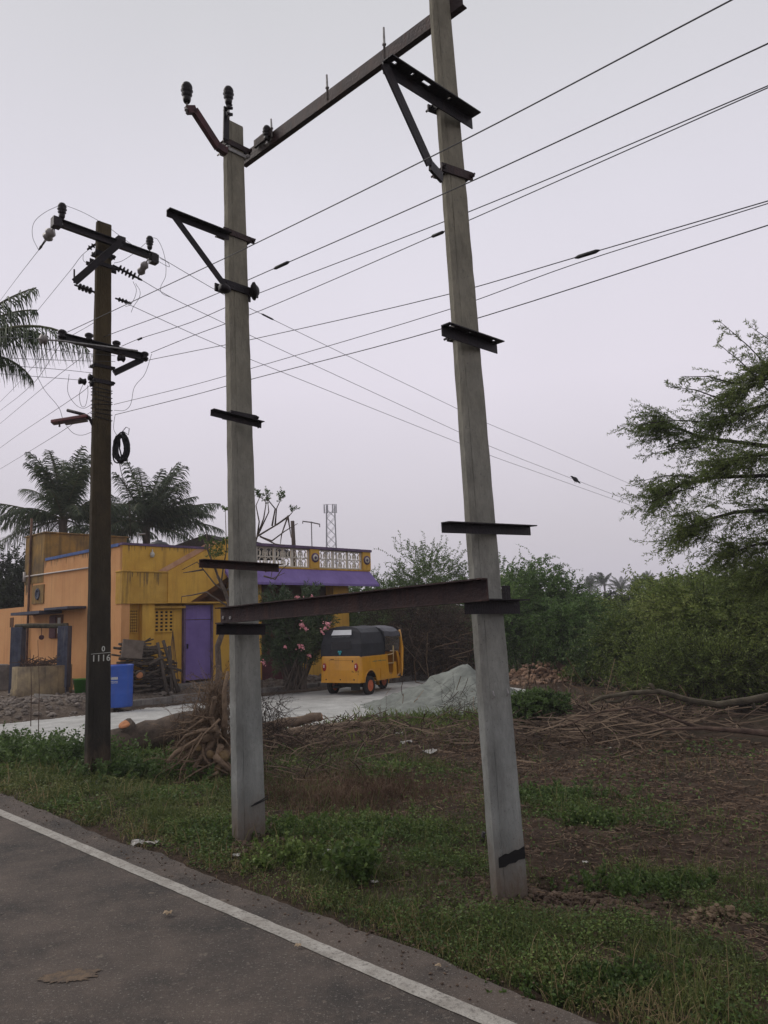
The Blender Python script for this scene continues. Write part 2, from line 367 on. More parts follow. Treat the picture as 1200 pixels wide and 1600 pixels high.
def pin_insulator(parent, p, sc=1.0, pin=.12, up=(0, 0, 1)):
    up = Vector(up).normalized(); mb = MB()
    mb.lathe([(r_ * sc, z * sc) for r_, z in SHED], p, up, 14)
    o = mb.build('pin_insulator', M_porc, parent)
    m2 = MB(); m2.tube([p - up * (.095 * sc), p - up * (.095 * sc + pin)], .010, 6); m2.tube([p - up * (.1 * sc + pin * .55), p - up * (.1 * sc + pin * .70)], .02, 6)
    m2.build('pin', M_galv, o); return o
def disc_string(parent, p0, p1, n=4, r=.042, m=None, name='strain_insulator'):
    p0 = Vector(p0); p1 = Vector(p1); L = (p1 - p0).length; ax = (p1 - p0).normalized(); mb = MB()
    prof = [(.008, 0), (.012, .01), (.012, L * .18)]
    for i in range(n):
        a = L * (.2 + .6 * i / n); e = L * .6 / n
        prof += [(.014, a), (r, a + e * .25), (r * .95, a + e * .45), (.016, a + e * .6)]
    prof += [(.012, L * .84), (.018, L * .88), (.010, L)]
    mb.lathe(prof, p0, ax, 12); return mb.build(name, m or M_porc, parent)
def egg(parent, p0, p1, r=.05, m=None):
    p0 = Vector(p0); p1 = Vector(p1); L = (p1 - p0).length; ax = (p1 - p0).normalized(); mb = MB()
    mb.lathe([(.008, 0), (.010, L * .18), (r * .6, L * .22), (r, L * .36), (r * .7, L * .48), (r * .72, L * .54), (r, L * .66), (r * .6, L * .78), (.01, L * .82), (.008, L)], p0, ax, 12)
    return mb.build('shackle_insulator', m or M_porcw, parent)
_wn = {}
def wire(label, pts, r=.005, c0=None, c1=None, yA=None, yB=None, m=None, group='overhead wires', ext=3.0, sleeve=None, name='overhead_wire', sub=6):
    "pts: picture points of one wire; its vertical plane runs from A to B, fixed by the lateral offset or the depth at each end"
    A = onC(*pts[0], c0) if c0 is not None else at(*pts[0], yA)
    B = onC(*pts[-1], c1) if c1 is not None else at(*pts[-1], yB)
    h = (B - A); nrm = Vector((h.y, -h.x, 0)).normalized(); P = [A]
    for q in pts[1:-1]:
        d = ray(*q); P.append(C0 + d * ((A - C0).dot(nrm) / d.dot(nrm)))
    P.append(B)
    if ext: P.append(B + (B - P[-2]).normalized() * ext)
    # smooth sag between measured points
    Q = []
    for i in range(len(P) - 1):
        a = P[max(i - 1, 0)]; b = P[i]; c = P[i + 1]; d = P[min(i + 2, len(P) - 1)]
        for k in range(sub):
            t = k / sub; lb = (c - b).length
            m0 = (c - a) / max((c - a).length, 1e-6) * lb; m1 = (d - b) / max((d - b).length, 1e-6) * lb
            Q.append(b * (2 * t ** 3 - 3 * t * t + 1) + m0 * (t ** 3 - 2 * t * t + t) + c * (-2 * t ** 3 + 3 * t * t) + m1 * (t ** 3 - t * t))
    Q.append(P[-1]); mb = MB()
    dm = lambda p: max(1.0, (p - C0).length / 9)
    mb.tube(Q, [.66 * r * dm(p) ** .45 for p in Q], 5)
    o = mb.build(name, m or M_wire, None, org=A); tag(o, label, 'wire' if name == 'overhead_wire' else 'cable', group)
    if sleeve:
        q0, q1 = sleeve; s2 = MB(); pp = []
        for q in (q0, q1):
            d = ray(*q); pp.append(C0 + d * ((A - C0).dot(nrm) / d.dot(nrm)))
        s2.tube([pp[0], pp[0].lerp(pp[1], .15), pp[0].lerp(pp[1], .85), pp[1]], [r, r * 2.6, r * 2.6, r], 6); s2.build('joint_sleeve', M_black, o)
    return o

PG = 'concrete utility poles on the verge'
# --- middle pole
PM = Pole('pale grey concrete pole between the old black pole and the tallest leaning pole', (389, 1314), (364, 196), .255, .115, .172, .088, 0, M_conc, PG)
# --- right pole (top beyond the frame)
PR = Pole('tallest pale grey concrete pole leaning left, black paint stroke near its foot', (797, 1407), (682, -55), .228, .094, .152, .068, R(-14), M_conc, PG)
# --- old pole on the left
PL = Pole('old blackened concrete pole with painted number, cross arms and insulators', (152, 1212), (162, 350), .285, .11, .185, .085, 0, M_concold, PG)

sM = cs(PM.b)[1]; cM = cs(PM.b)[0]; sR = cs(PR.b)[1]; cR = cs(PR.b)[0]; sL = cs(PL.b)[1]; cL = cs(PL.b)[0]
# middle pole fittings
mtop = PM.ctr(1); fs_ = sM - .10
# steel tongue at the top and its insulator
mb = MB(); q0 = onS(353, 218, fs_ + .03); q1 = onS(354, 168, fs_ + .03); mb.bar(q0, q1, .055, .012, up=-Ud); mb.bar(onS(352, 172, fs_ + .02), onS(360, 165, fs_ + .02), .05, .02)
mb.build('top_bracket', M_dark, PM.root)
ip = onS(357, 148, fs_); pin_insulator(PM.root, ip, .95, pin=.14)
mb = MB()
for yy in (168, 178): mb.tube([onS(354, yy, fs_), onS(363, yy + 1, fs_ - .01)], [.02, .014], 6)
mb.build('bolt', M_dark, PM.root)
PM.clamp(232, .05); PM.clamp(243, .03, m=M_galv, ear=.02)
mb = MB(); a = onS(292, 172, fs_); b_ = onS(303, 172, fs_); c_ = onS(340, 229, fs_); d_ = onS(352, 236, fs_)
for u, v in ((a, b_), (b_, c_), (c_, d_)): mb.bar(u, v + (v - u).normalized() * .012, .045, .06, up=Ud.cross((v - u)).normalized())
mb.build('bent_arm', M_red, PM.root)
pin_insulator(PM.root, onS(292, 143, fs_), 1.0, pin=.10)
PM.clamp(372, .05, ear=.06)
iron(PM.root, 'side_arm', onS(260, 328, fs_), onS(357, 366, fs_), .055, .007, side=-Ud, m=M_dark)
mb = MB(); mb.bar(onS(272, 338, fs_ - .01), onS(352, 447, fs_ - .01), .05, .012, up=Ud); mb.build('brace', M_dark, PM.root)
PM.clamp(454, .07, ear=.08, m=M_dark)
mb = MB(); k0 = onS(398, 455, sM - .04)
mb.lathe([(.01, -.035), (.05, -.03), (.075, -.015), (.078, .0), (.055, .012), (.05, .02), (.03, .035), (.01, .04)], k0, (Vd * .9 - Ud * .45 + Zd * .1), 16); mb.build('disc_insulator', M_porc, PM.root)
mb = MB(); k1 = onS(352, 451, sM - .12); mb.lathe([(.01, -.05), (.035, -.045), (.04, 0), (.03, .03), (.01, .05)], k1, Vd, 12); mb.build('shackle', M_dark, PM.root)
PM.clamp(652, .05, ear=.02, m=M_dark); iron(PM.root, 'stay_arm', onS(329, 640, fs_ - .02), onS(408, 660, fs_ - .02), .05, .006, side=-Ud, slots=((.10, .16), (.24, .30)))
mb = MB(); mb.tube([onS(403, 656, fs_ - .04), onS(403.5, 669, fs_ - .04)], .007, 6); mb.build('bolt', M_dark, PM.root)
iron(PM.root, 'stay_arm', onS(311, 874, fs_ - .02), onS(435, 882, fs_ - .02), .062, .007, side=-Ud, m=M_steel, slots=((.04, .06), (.88, .90), (.95, .965)))
iron(PM.root, 'stay_arm', onS(338, 974, fs_ - .03), onS(414, 975, fs_ - .03), .085, .008, side=-Ud, m=M_dark)
mb = MB(); wpx = [(372, 1266), (385, 1262), (398, 1259), (414, 1250)]
mb.tube([PM.ctr(.05) - PM.Y * .075 + PM.X * x + Zd * z for x, z in ((-.02, -.03), (.05, -.018), (.135, .0))], .005, 5)
mb.tube([PM.ctr(.05) - PM.Y * .075 + PM.X * x + Zd * z for x, z in ((0, -.02), (.08, .0), (.135, .022))], .004, 5)
mb.build('binding_wire', M_black, PM.root)
# right pole fittings
def frp(py): f = PR.f_at_y(py); return cs(PR.ctr(f))[1] - PR.dims(f)[1] / 2 - .045
mb = MB(); w, n = PR.dims(.04)
fz = PR.f_at_y(1337); cc = PR.ctr(fz); w, n = PR.dims(fz); seg = []
for i in range(9):
    x = -w / 2 + .012 + (w - .024) * i / 8; z = -.012 + .026 * i / 8; h = .028 + .004 * ((i * 7) % 3)
    seg.append((cc + PR.X * x - PR.Y * (n / 2 + .003) + Zd * (z - h), cc + PR.X * x - PR.Y * (n / 2 + .003) + Zd * (z + h)))
for i in range(8): mb.add([seg[i][0], seg[i + 1][0], seg[i + 1][1], seg[i][1]], [(0, 1, 2, 3)])
mb.build('paint_stroke', plain('black_paint', (.008, .008, .009), .5), PR.root)
PR.clamp(172, .05, m=M_dark); PR.clamp(274, .06, ear=.04)
iron(PR.root, 'bracket_arm', onS(597, 95, frp(172) - .01), onS(736, 184, frp(172) - .01), .085, .008, side=-Ud, m=M_dark, slots=((.05, .09), (.25, .265), (.37, .45), (.66, .68)))
mb = MB(); b0 = onS(601, 101, frp(172) - .025); b1 = onS(672, 258, frp(274) - .03); mb.bar(b0, b1, .075, .012, up=Ud); mb.bar(b1, onS(690, 278, frp(274) - .0), .07, .02, up=Ud); mb.build('brace', M_dark, PR.root)
PR.clamp(528, .05, m=M_dark, ear=.02)
iron(PR.root, 'stay_arm', onS(689, 508, frp(524)), onS(775, 537, frp(524)), .07, .007, side=-Ud, slots=((.06, .14), (.40, .43), (.84, .90)))
iron(PR.root, 'stay_arm', onS(689, 816, frp(820)), onS(827, 822, frp(820)), .062, .007, side=-Ud, m=M_dark)
iron(PR.root, 'stay_arm', onS(725, 936, frp(940) - .01), onS(810, 937, frp(940) - .01), .088, .008, side=-Ud, m=M_dark)
mb = MB(); mb.bar(onS(787, 932, sR + .1), onS(795, 932, sR + .1), .03, .14); mb.build('bolted_plate', M_dark, PR.root)
for (x, y) in ((764, 1078), (790, 1076)):
    mb = MB(); f = PR.f_at_y(y); mb.tube([PR.ctr(f) - PR.Y * .062 + PR.X * ((x - 777) * .0042), PR.ctr(f) - PR.Y * .075 + PR.X * ((x - 777) * .0042) - Zd * .03, PR.ctr(f) - PR.Y * .066 + PR.X * ((x - 777) * .0042 - .008) - Zd * .045], .005, 5)
    mb.build('lifting_hook', M_galv, PR.root)

# the two steel channels that tie the middle and right poles together
cb = cM + .115
mb = MB(); p0 = onC(378, 250, cb); p1 = onC(722, -4, cb + .10)
zz = 0
channel(mb, p0, p1, .11, .05, .007, Vd, Zd)
beam = mb.build('channel_beam', M_steel, None, org=p0); tag(beam, 'upper rusty steel channel rising from the middle pole to the top of the right pole', 'steel beam')
for (x, y, y0) in ((425, 186, 208), (512, 117, 150), (601, 43, 88)):
    mb = MB(); q = onC(x, y0 + 6, cb - .012); q2 = onC(x - 1.5, y, cb - .012)
    mb.tube([q, q.lerp(q2, .45), q.lerp(q2, .46), q.lerp(q2, .5), q.lerp(q2, .52), q2], [.009, .009, .016, .016, .010, .008], 6); mb.build('upright_pin', M_galv, beam)
pin_insulator(beam, onC(417, 207, cb - .02), .8, pin=.05)
mb = MB(); mb.bar(onC(398, 226, cb - .012), onC(423, 206, cb - .012), .02, .07); mb.build('splice_plate', M_steel, beam)
cl = cM - .20
mb = MB(); p0 = onC(346, 962, cl); p1 = onC(763, 921, cl - .02); channel(mb, p0, p1, .125, .06, .008, -Vd, Zd)
beam2 = mb.build('channel_beam', M_steel, None, org=p0); tag(beam2, 'lower rusty steel channel fixed across the middle and right poles at head height', 'steel beam')
mb = MB()
for (x, y) in ((350, 965), (361, 965), (735, 927), (756, 923)):
    q = onC(x, y, cl - .004); mb.tube([q + Vd * .004, q - Vd * .012], .013, 8)
mb.build('bolt', M_galv, beam2)

# old pole fittings
fl = sL - .09
def arm(p0, p1, h=.10, b=.05, name='cross_arm', m=None, side=None):
    mb = MB(); channel(mb, p0, p1, h, b, .008, side if side is not None else -Ud, Zd); return mb.build(name, m or M_dark, PL.root)
arm(onS(88, 348, fl), onS(243, 404, fl))
cA = cs(onS(187, 380, fl))[0]
a0 = onS(189, 378, fl - .07); a1 = onS(116, 441, fl - .07); arm(a0, a1, .085, .05)
for x_, y_, h_ in ((88, 348, .12), (240, 405, .12), (188, 376, .08)):
    mb = MB(); mb.box(onS(x_, y_, fl), (.1, .1, h_), Matrix.Rotation(R(45), 3, 'Z')); mb.build('end_plate', M_dark, PL.root)
pin_insulator(PL.root, onS(97, 328, fl), 1.15, pin=.12); pin_insulator(PL.root, onS(234, 378, fl), 1.05, pin=.10)
YL = PL.b.y
disc_string(PL.root, at(90, 348, YL), at(61, 390, YL + .5), 1, .06); egg(PL.root, at(84, 355, YL - .05), at(70, 378, YL + .15), .07)
egg(PL.root, at(232, 404, YL - .1), at(215, 434, YL + .1), .055); disc_string(PL.root, at(176, 414, YL - .1), at(222, 438, YL), 5, .05)
disc_string(PL.root, at(116, 445, YL), at(152, 458, YL), 4, .045); disc_string(PL.root, at(180, 466, YL), at(205, 474, YL), 3, .03)
mb = MB(); mb.tube([at(116, 442, YL), at(116, 421, YL)], .012, 6); mb.build('upright_pin', M_dark, PL.root)
disc_string(PL.root, at(136, 390, YL), at(152, 380, YL), 2, .035, M_dark)
PL.clamp(400, .06, m=M_dark, ear=.03); PL.clamp(416, .05, m=M_dark, ear=.10)
arm(onS(92, 526, fl), onS(228, 560, fl), .095)
mb = MB(); mb.bar(onS(222, 562, fl), onS(178, 583, sL + .02), .05, .07); mb.build('brace', M_dark, PL.root)
for x, y, s_ in ((97, 522, 1.0), (139, 527, .8), (182, 539, .8), (226, 556, .8)):
    mb = MB(); q = onS(x, y, fl - .03); mb.lathe([(.01, -.06), (.04, -.055), (.05, -.03), (.03, -.01), (.05, .01), (.05, .035), (.03, .05), (.01, .055)], q, (0, 0, 1), 12); mb.build('shackle_insulator', M_porc, PL.root)
mb = MB(); mb.tube([onS(62, 530, fl - .1), onS(100, 533, fl - .1), onS(215, 548, fl - .1)], [.010, .012, .012], 6); mb.build('tie_rod', M_galv, PL.root)
egg(PL.root, onS(58, 529, fl - .1), onS(77, 532, fl - .1), .065)
for x, y in ((129, 596), (144, 590), (190, 560), (147, 600)):
    mb = MB(); q = at(x, y, YL - .05); mb.lathe([(.01, -.05), (.045, -.04), (.03, 0), (.045, .03), (.01, .05)], q, Vd, 10); mb.build('shackle_insulator', M_porc, PL.root)
PL.clamp(574, .04, m=M_dark, ear=.02); PL.clamp(598, .05, m=M_dark, ear=.02)
mb = MB()
for y in (609, 614, 619, 626, 633, 640, 648, 655):
    f = PL.f_at_y(y); c = PL.ctr(f); w, n = PL.dims(f); w = w / 2 + .005; n = n / 2 + .005; rj = random.Random(y)
    q = [c + PL.X * a * w + PL.Y * b * n + Zd * rj.uniform(-.02, .02) for a, b in ((-1, -1), (1, -1), (1, 1), (-1, 1), (-1, -1))]; mb.tube(q, .005, 4)
mb.build('wire_wrap', M_black, PL.root)
def text_mesh(body, size, m, origin, xdir, updir, parent, name, ext=.0012, bold=0):
    cu = bpy.data.curves.new(name, 'FONT'); cu.body = body; cu.size = size; cu.extrude = ext; cu.offset = bold; cu.align_x = 'CENTER'; cu.align_y = 'CENTER'
    to = bpy.data.objects.new('tmp_text', cu); COL.objects.link(to)
    bpy.context.view_layer.update(); dg = bpy.context.evaluated_depsgraph_get(); me = bpy.data.meshes.new_from_object(to.evaluated_get(dg))
    bpy.data.objects.remove(to); me.name = name
    x = Vector(xdir).normalized(); u = Vector(updir); u = (u - x * u.dot(x)).normalized(); z = x.cross(u)
    Mx = Matrix((x, u, z)).transposed().to_4x4(); Mx.translation = Vector(origin); me.transform(Mx); me.materials.clear()
    o = link(name, me, m, parent); return o
M_white = plain('chalky_white_paint', (.55, .55, .5), .8)
f = PL.f_at_y(1027); c = PL.ctr(f); w, n = PL.dims(f); o0 = c - PL.Y * (n / 2 + .003)
for i_, ch_ in enumerate('1116'): text_mesh(ch_, .105, M_white, o0 - PL.b + PL.X * (-.085 + .06 * i_) - Zd * .012, PL.X, Zd, PL.root, 'painted_digit', bold=.001)
text_mesh('0', .085, M_white, o0 - PL.b + PL.X * .03 + Zd * .095, PL.X, Zd, PL.root, 'painted_digit', bold=.001)
mb = MB(); mb.add([o0 - PL.X * .118 + Zd * .040, o0 + PL.X * .128 + Zd * .050, o0 + PL.X * .128 + Zd * .055, o0 - PL.X * .118 + Zd * .045], [(0, 1, 2, 3)]); mb.build('painted_line', M_white, PL.root)

# street lamp on the old pole
lamp = thing('street_lamp', 'red weathered street lamp on a bent arm fixed to the old black pole', 'street lamp', at(146, 668, YL - .1))
mb = MB(); mb.tube([at(150, 676, YL), at(145, 664, YL - .05), at(139, 652, YL - .08), at(132, 648, YL - .1), at(105, 641, YL - .1)], .02, 8); mb.build('lamp_arm', M_dark, lamp)
mb = MB(); A = at(81, 660, YL - .15); B = at(137, 651, YL - .1); d = (B - A).normalized()
prof = [(-.065, -.022), (-.05, .012), (-.03, .026), (.03, .026), (.05, .012), (.065, -.022)]
mb.extrude(prof, A, B, Vector((0, 1, 0)), Zd); mb.build('lamp_housing', mat('faded_red_lamp_paint', (.13, .022, .024), .5, (.06, .014, .016), scale=14), lamp, bevel=.006)
mb = MB(); mb.extrude([(-.045, -.052), (-.06, -.024), (.06, -.024), (.045, -.052)], A.lerp(B, .35), A.lerp(B, .97), Vector((0, 1, 0)), Zd); mb.tube([at(93, 662, YL - .15), at(93, 667, YL - .15)], .012, 6)
mb.build('lamp_glass', mat('dusty_lamp_glass', (.10, .07, .07), .4, (.03, .02, .02), scale=12), lamp)
# coil of cable
mb = MB(); rj = random.Random(4); cc = at(189, 697, YL + .05)
for k in range(15):
    a = rj.uniform(.04, .095); b = rj.uniform(.15, .20); ox = rj.uniform(-.02, .02); tl = rj.uniform(-.15, .15); pts = []
    for j in range(25):
        q = j / 24 * 6.283; x = a * math.cos(q) + ox; z = b * math.sin(q) - .02; pts.append(cc + Vector((x * math.cos(tl) - z * math.sin(tl), rj.uniform(-.012, .012) + .02 * (k % 3), x * math.sin(tl) + z * math.cos(tl))))
    mb.tube(pts, .0095, 5, cap=False)
mb.tube([cc + Vector((x, 0, z)) for x, z in ((0, .17), (.06, .24), (.10, .22), (.09, .14), (.02, .19))], .005, 5)
co_ = mb.build('cable_coil', M_black, None, org=cc); tag(co_, 'coil of black cable hanging on the right side of the old black pole', 'cable coil')

# ------------------------------------------------------------------ wires
wire('topmost wire in the sky crossing in front of both grey poles', [(103, 520), (250, 451), (390, 385), (725, 219), (1143, 0)], .006, c0=3.50, c1=3.25)
wire('second highest wire, crossing the tallest pole in front, spliced beside the middle pole', [(146, 533), (176, 521), (300, 475), (425, 421), (735, 284), (1200, 68)], .006, c0=4.1, c1=3.5, sleeve=((428, 420), (452, 409)))
wire('third wire from the top, upper one of the close pair leaving at the right edge', [(190, 541), (216, 530), (300, 503), (395, 462), (735, 330), (1200, 134)], .006, c0=4.5, c1=4.55, sleeve=((215, 531), (222, 528)))
wire('fourth wire from the top, lower one of the close pair leaving at the right edge', [(236, 551), (300, 525), (410, 484), (690, 363), (1200, 137)], .006, c0=4.85, c1=4.75, sleeve=((674, 370), (694, 362)))
wire('wire with a thick black splice in the sky right of the tallest pole', [(230, 563), (300, 549), (395, 530), (700, 460), (900, 402), (1200, 314)], .006, c0=4.9, c1=4.9, sleeve=((898, 403), (937, 391)))
wire('thin wire running just under the black spliced wire behind the poles', [(178, 632), (300, 602), (395, 575), (700, 484), (900, 412), (1200, 318)], .005, c0=4.5, c1=4.75)
wire('lowest wire of the sloping set, ending above the cable coil', [(180, 648), (300, 618), (395, 592), (700, 511), (1200, 352)], .006, c0=4.45, c1=4.6)
BG = 'wires branching off to the far right'
wire('upper branch wire falling rightwards from the end of the top cross arm into the acacia', [(243, 398), (340, 455), (397, 485), (713, 638), (763, 662), (840, 694), (975, 752), (1045, 782)], .0055, yA=YL, yB=45, group=BG, ext=6, sleeve=((408, 490), (428, 500)))
wire('middle branch wire falling rightwards, the crow sits on it', [(222, 438), (270, 466), (340, 500), (395, 526), (717, 675), (765, 697), (840, 727), (981, 781), (1080, 816)], .0055, yA=YL, yB=45, group=BG, ext=6)
wire('lowest branch wire falling rightwards from behind the old pole', [(180, 466), (300, 521), (355, 545), (395, 563), (717, 692), (767, 712), (840, 738), (981, 788), (1080, 822)], .0055, yA=YL, yB=45, group=BG, ext=6)
LG = 'wires running off to the left'
for lb, pts in (('highest wire on the left, dropping from the left end of the top cross arm', [(61, 390), (30, 430), (0, 470)]),
                ('wire dropping left beside the small palm frond from the top of the old pole', [(150, 382), (128, 399), (112, 420), (37, 511), (0, 552)]),
                ('wire from the lower cross arm passing behind the drooping palm frond', [(149, 503), (78, 547), (21, 607), (0, 628)]),
                ('wire emerging under the drooping frond and reaching the left edge above its neighbour', [(98, 532), (54, 597), (5, 638), (0, 642)]),
                ('wire emerging under the drooping frond and reaching the left edge below its neighbour', [(128, 558), (84, 592), (6, 657), (0, 662)]),
                ('wire from the small clamp on the old pole passing just above the street lamp', [(141, 602), (125, 615), (29, 679), (0, 700)]),
                ('lowest left wire passing behind the street lamp', [(146, 641), (84, 682), (0, 733)])):
    wire(lb, pts, .005, yA=YL, yB=30, group=LG, ext=3)
for lb, pts in (('service wire through the pale round insulator left of the old pole', [(100, 533), (62, 530), (30, 528), (0, 526)]),
                ('level service wire just above the drooping palm frond', [(180, 556), (120, 551), (75, 546), (0, 539)]),
                ('level service wire crossing the drooping palm frond', [(180, 565), (100, 563), (0, 559)]),
                ('twisted service wire tied to the old pole above the lowest clamp', [(146, 583), (100, 578), (0, 570)]),
                ('twisted service wire tied to the old pole at the lowest clamp', [(128, 594), (90, 591), (0, 584)])):
    wire(lb, pts, .0045, yA=YL - .1, yB=YL - 1.8, group='service wires to the left', ext=4)
JG = 'slack jumper wires on the old pole'
for lb, pts in (('long jumper looping over the top of the old pole between its two pin insulators', [(97, 319), (130, 332), (165, 352), (200, 378), (235, 400), (264, 417), (262, 410), (250, 404)]),
                ('jumper loop bulging left of the top cross arm', [(60, 390), (51, 370), (53, 348), (70, 332), (95, 320)]),
                ('jumper loop bulging right of the small pin insulator', [(236, 371), (246, 374), (257, 400), (259, 430), (251, 455), (270, 466)]),
                ('jumper curving from the small pin insulator to the old pole', [(232, 376), (210, 395), (190, 408), (178, 411)]),
                ('small jumper loop under the right strain insulator', [(208, 440), (213, 455), (205, 475), (196, 479)]),
                ('second small jumper loop under the right strain insulator', [(212, 443), (219, 460), (208, 480), (205, 488)]),
                ('small jumper loop left of the old pole under the top cross arm', [(130, 398), (131, 408), (142, 412), (152, 414)]),
                ('long hanging jumper right of the old pole from the lower cross arm', [(237, 553), (226, 585), (210, 605), (204, 632), (195, 641), (178, 641)]),
                ('hanging jumper left of the old pole reaching the lamp', [(58, 588), (70, 610), (92, 637), (98, 655)]),
                ('hanging jumper loop between the lower clamp and the lamp', [(108, 585), (106, 612), (116, 630), (130, 638), (146, 630)]),
                ('thin jumper loop just above the lamp arm', [(130, 600), (124, 618), (130, 636), (137, 618), (137, 602)]),
                ('slack lamp lead hanging below the street lamp', [(104, 666), (115, 677), (128, 680), (146, 674)])):
    wire(lb, pts, .004, yA=YL - .12, yB=YL - .05, group=JG, ext=0, name='jumper_wire', m=M_black)
wire('twisted drop cable hanging from the coil towards the house', [(186, 720), (190, 740), (198, 765), (202, 790), (205, 850)], .007, yA=YL + .05, yB=19.5, ext=0, group=None, name='drop_cable', m=M_black)
wire('wire leading down the old pole edge into the cable coil', [(180, 648), (178, 660), (178, 672), (184, 682)], .004, yA=YL, yB=YL, ext=0, group=None, name='drop_cable', m=M_black)

# crow on the middle branch wire
A = at(222, 438, YL); B = at(1080, 816, 45); h = B - A; nr_ = Vector((h.y, -h.x, 0)).normalized(); d = ray(899, 751); cp = C0 + d * ((A - C0).dot(nr_) / d.dot(nr_))
K = (cp - C0).length / 1200
mb = MB(); ax = Vector((.75, 0, -.66)).normalized(); L = 15 * K
mb.lathe([(.001, -.55 * L), (.06 * L, -.5 * L), (.09 * L, -.42 * L), (.11 * L, -.35 * L), (.12 * L, -.28 * L), (.2 * L, -.1 * L), (.22 * L, .05 * L), (.17 * L, .2 * L), (.10 * L, .35 * L), (.07 * L, .55 * L), (.02 * L, .66 * L)], cp + Zd * 2 * K, ax, 12)
mb.lathe([(.05 * L, 0), (.001, .16 * L)], cp + Zd * 2 * K - ax * .5 * L, Vector((-1, 0, -.15)), 6)
for q in (-1, 1): mb.tube([cp + Vector((q * K, 0, -1 * K)), cp + Vector((q * K, 0, -4.0 * K))], .3 * K, 4)
cw = mb.build('crow', plain('crow_feathers', (.012, .011, .015), .5), None, org=cp); tag(cw, 'black crow perched on a wire in the open sky', 'bird')

# ------------------------------------------------------------------ ground sheet
def ground_mat():
    m = bpy.data.materials.new('bare_soil'); m.use_nodes = True; t = m.node_tree; n = t.nodes; l = t.links; b = n['Principled BSDF']
    b.inputs['Roughness'].default_value = .95; b.inputs['Specular IOR Level'].default_value = .15
    co = n.new('ShaderNodeTexCoord')
    def noise(sc, det=6, ro=.65):
        q = n.new('ShaderNodeTexNoise'); q.inputs['Scale'].default_value = sc; q.inputs['Detail'].default_value = det; q.inputs['Roughness'].default_value = ro
        l.new(co.outputs['Object'], q.inputs['Vector']); return q.outputs['Fac']
    def ramp(src, stops):
        q = n.new('ShaderNodeValToRGB'); e = q.color_ramp.elements; e[0].position = stops[0][0]; e[0].color = (*stops[0][1], 1); e[1].position = stops[-1][0]; e[1].color = (*stops[-1][1], 1)
        for p, c in stops[1:-1]: z = e.new(p); z.color = (*c, 1)
        l.new(src, q.inputs[0]); return q.outputs[0]
    def mix(f, a, c):
        q = n.new('ShaderNodeMix'); q.data_type = 'RGBA'; l.new(f, q.inputs[0]); l.new(a, q.inputs[6]); l.new(c, q.inputs[7]); return q.outputs[2]
    soil = ramp(noise(1.3, 9, .75), ((.34, (.018, .012, .009)), (.5, (.062, .042, .030)), (.68, (.165, .122, .088))))
    fine = ramp(noise(34, 5, .7), ((.35, (.018, .012, .009)), (.55, (.070, .046, .032)), (.75, (.16, .115, .082))))
    k = n.new('ShaderNodeValue'); k.outputs[0].default_value = .5
    c = mix(k.outputs[0], soil, fine)
    a = n.new('ShaderNodeAttribute'); a.attribute_name = 'zone'; sp = n.new('ShaderNodeSeparateColor'); l.new(a.outputs['Color'], sp.inputs[0])
    g = ramp(noise(9, 6, .7), ((.35, (.022, .022, .012)), (.6, (.04, .048, .022))))
    c = mix(sp.outputs[0], c, g)
    y = ramp(noise(12, 8, .8), ((.35, (.06, .045, .035)), (.55, (.15, .12, .095)), (.72, (.30, .26, .22))))
    c = mix(sp.outputs[1], c, y)
    f = ramp(noise(.4, 5, .6), ((.35, (.02, .03, .012)), (.6, (.04, .05, .02))))
    c = mix(sp.outputs[2], c, f)
    l.new(c, b.inputs['Base Color'])
    bp = n.new('ShaderNodeBump'); bp.inputs['Strength'].default_value = 1; bp.inputs['Distance'].default_value = .03; l.new(noise(22, 7, .75), bp.inputs['Height']); l.new(bp.outputs[0], b.inputs['Normal'])
    return m
def axis(parts):
    out = []
    for a, b, n in parts: out += list(np.linspace(a, b, n, endpoint=False))
    return np.array(out + [parts[-1][1]])
gc = axis([(-270, -40, 8), (-40, -2, 20), (-2, 2.6, 12), (2.6, 5.2, 110), (5.2, 9, 80), (9, 24, 110), (24, 60, 40), (60, 270, 12)])
gs = axis([(-270, -40, 8), (-40, -4, 20), (-4, 1.5, 60), (1.5, 6, 150), (6, 9, 60), (9, 26, 120), (26, 70, 40), (70, 270, 12)])
CC, SS = np.meshgrid(gc, gs, indexing='ij')
ZZ = H(CC, SS) + np.where(CC > 3, (fbm(CC * 14, SS * 14, 21, 3) - .5) * .075 * sstep(3.1, 4, CC) * (1 - sstep(9, 14, np.abs(SS) * .5 + CC * .5)), 0)
far = sstep(60, 200, np.hypot(CC, SS)); ZZ = ZZ * (1 - far) + far * (-.3)
gv = np.stack([(CC - SS) * .70711, (CC + SS) * .70711, ZZ], -1).reshape(-1, 3)
nc, nsn = CC.shape; idx = np.arange(nc * nsn).reshape(nc, nsn)
gf = np.stack([idx[:-1, :-1], idx[1:, :-1], idx[1:, 1:], idx[:-1, 1:]], -1).reshape(-1, 4)
gme = np_mesh('ground', gv, gf, smooth=True)
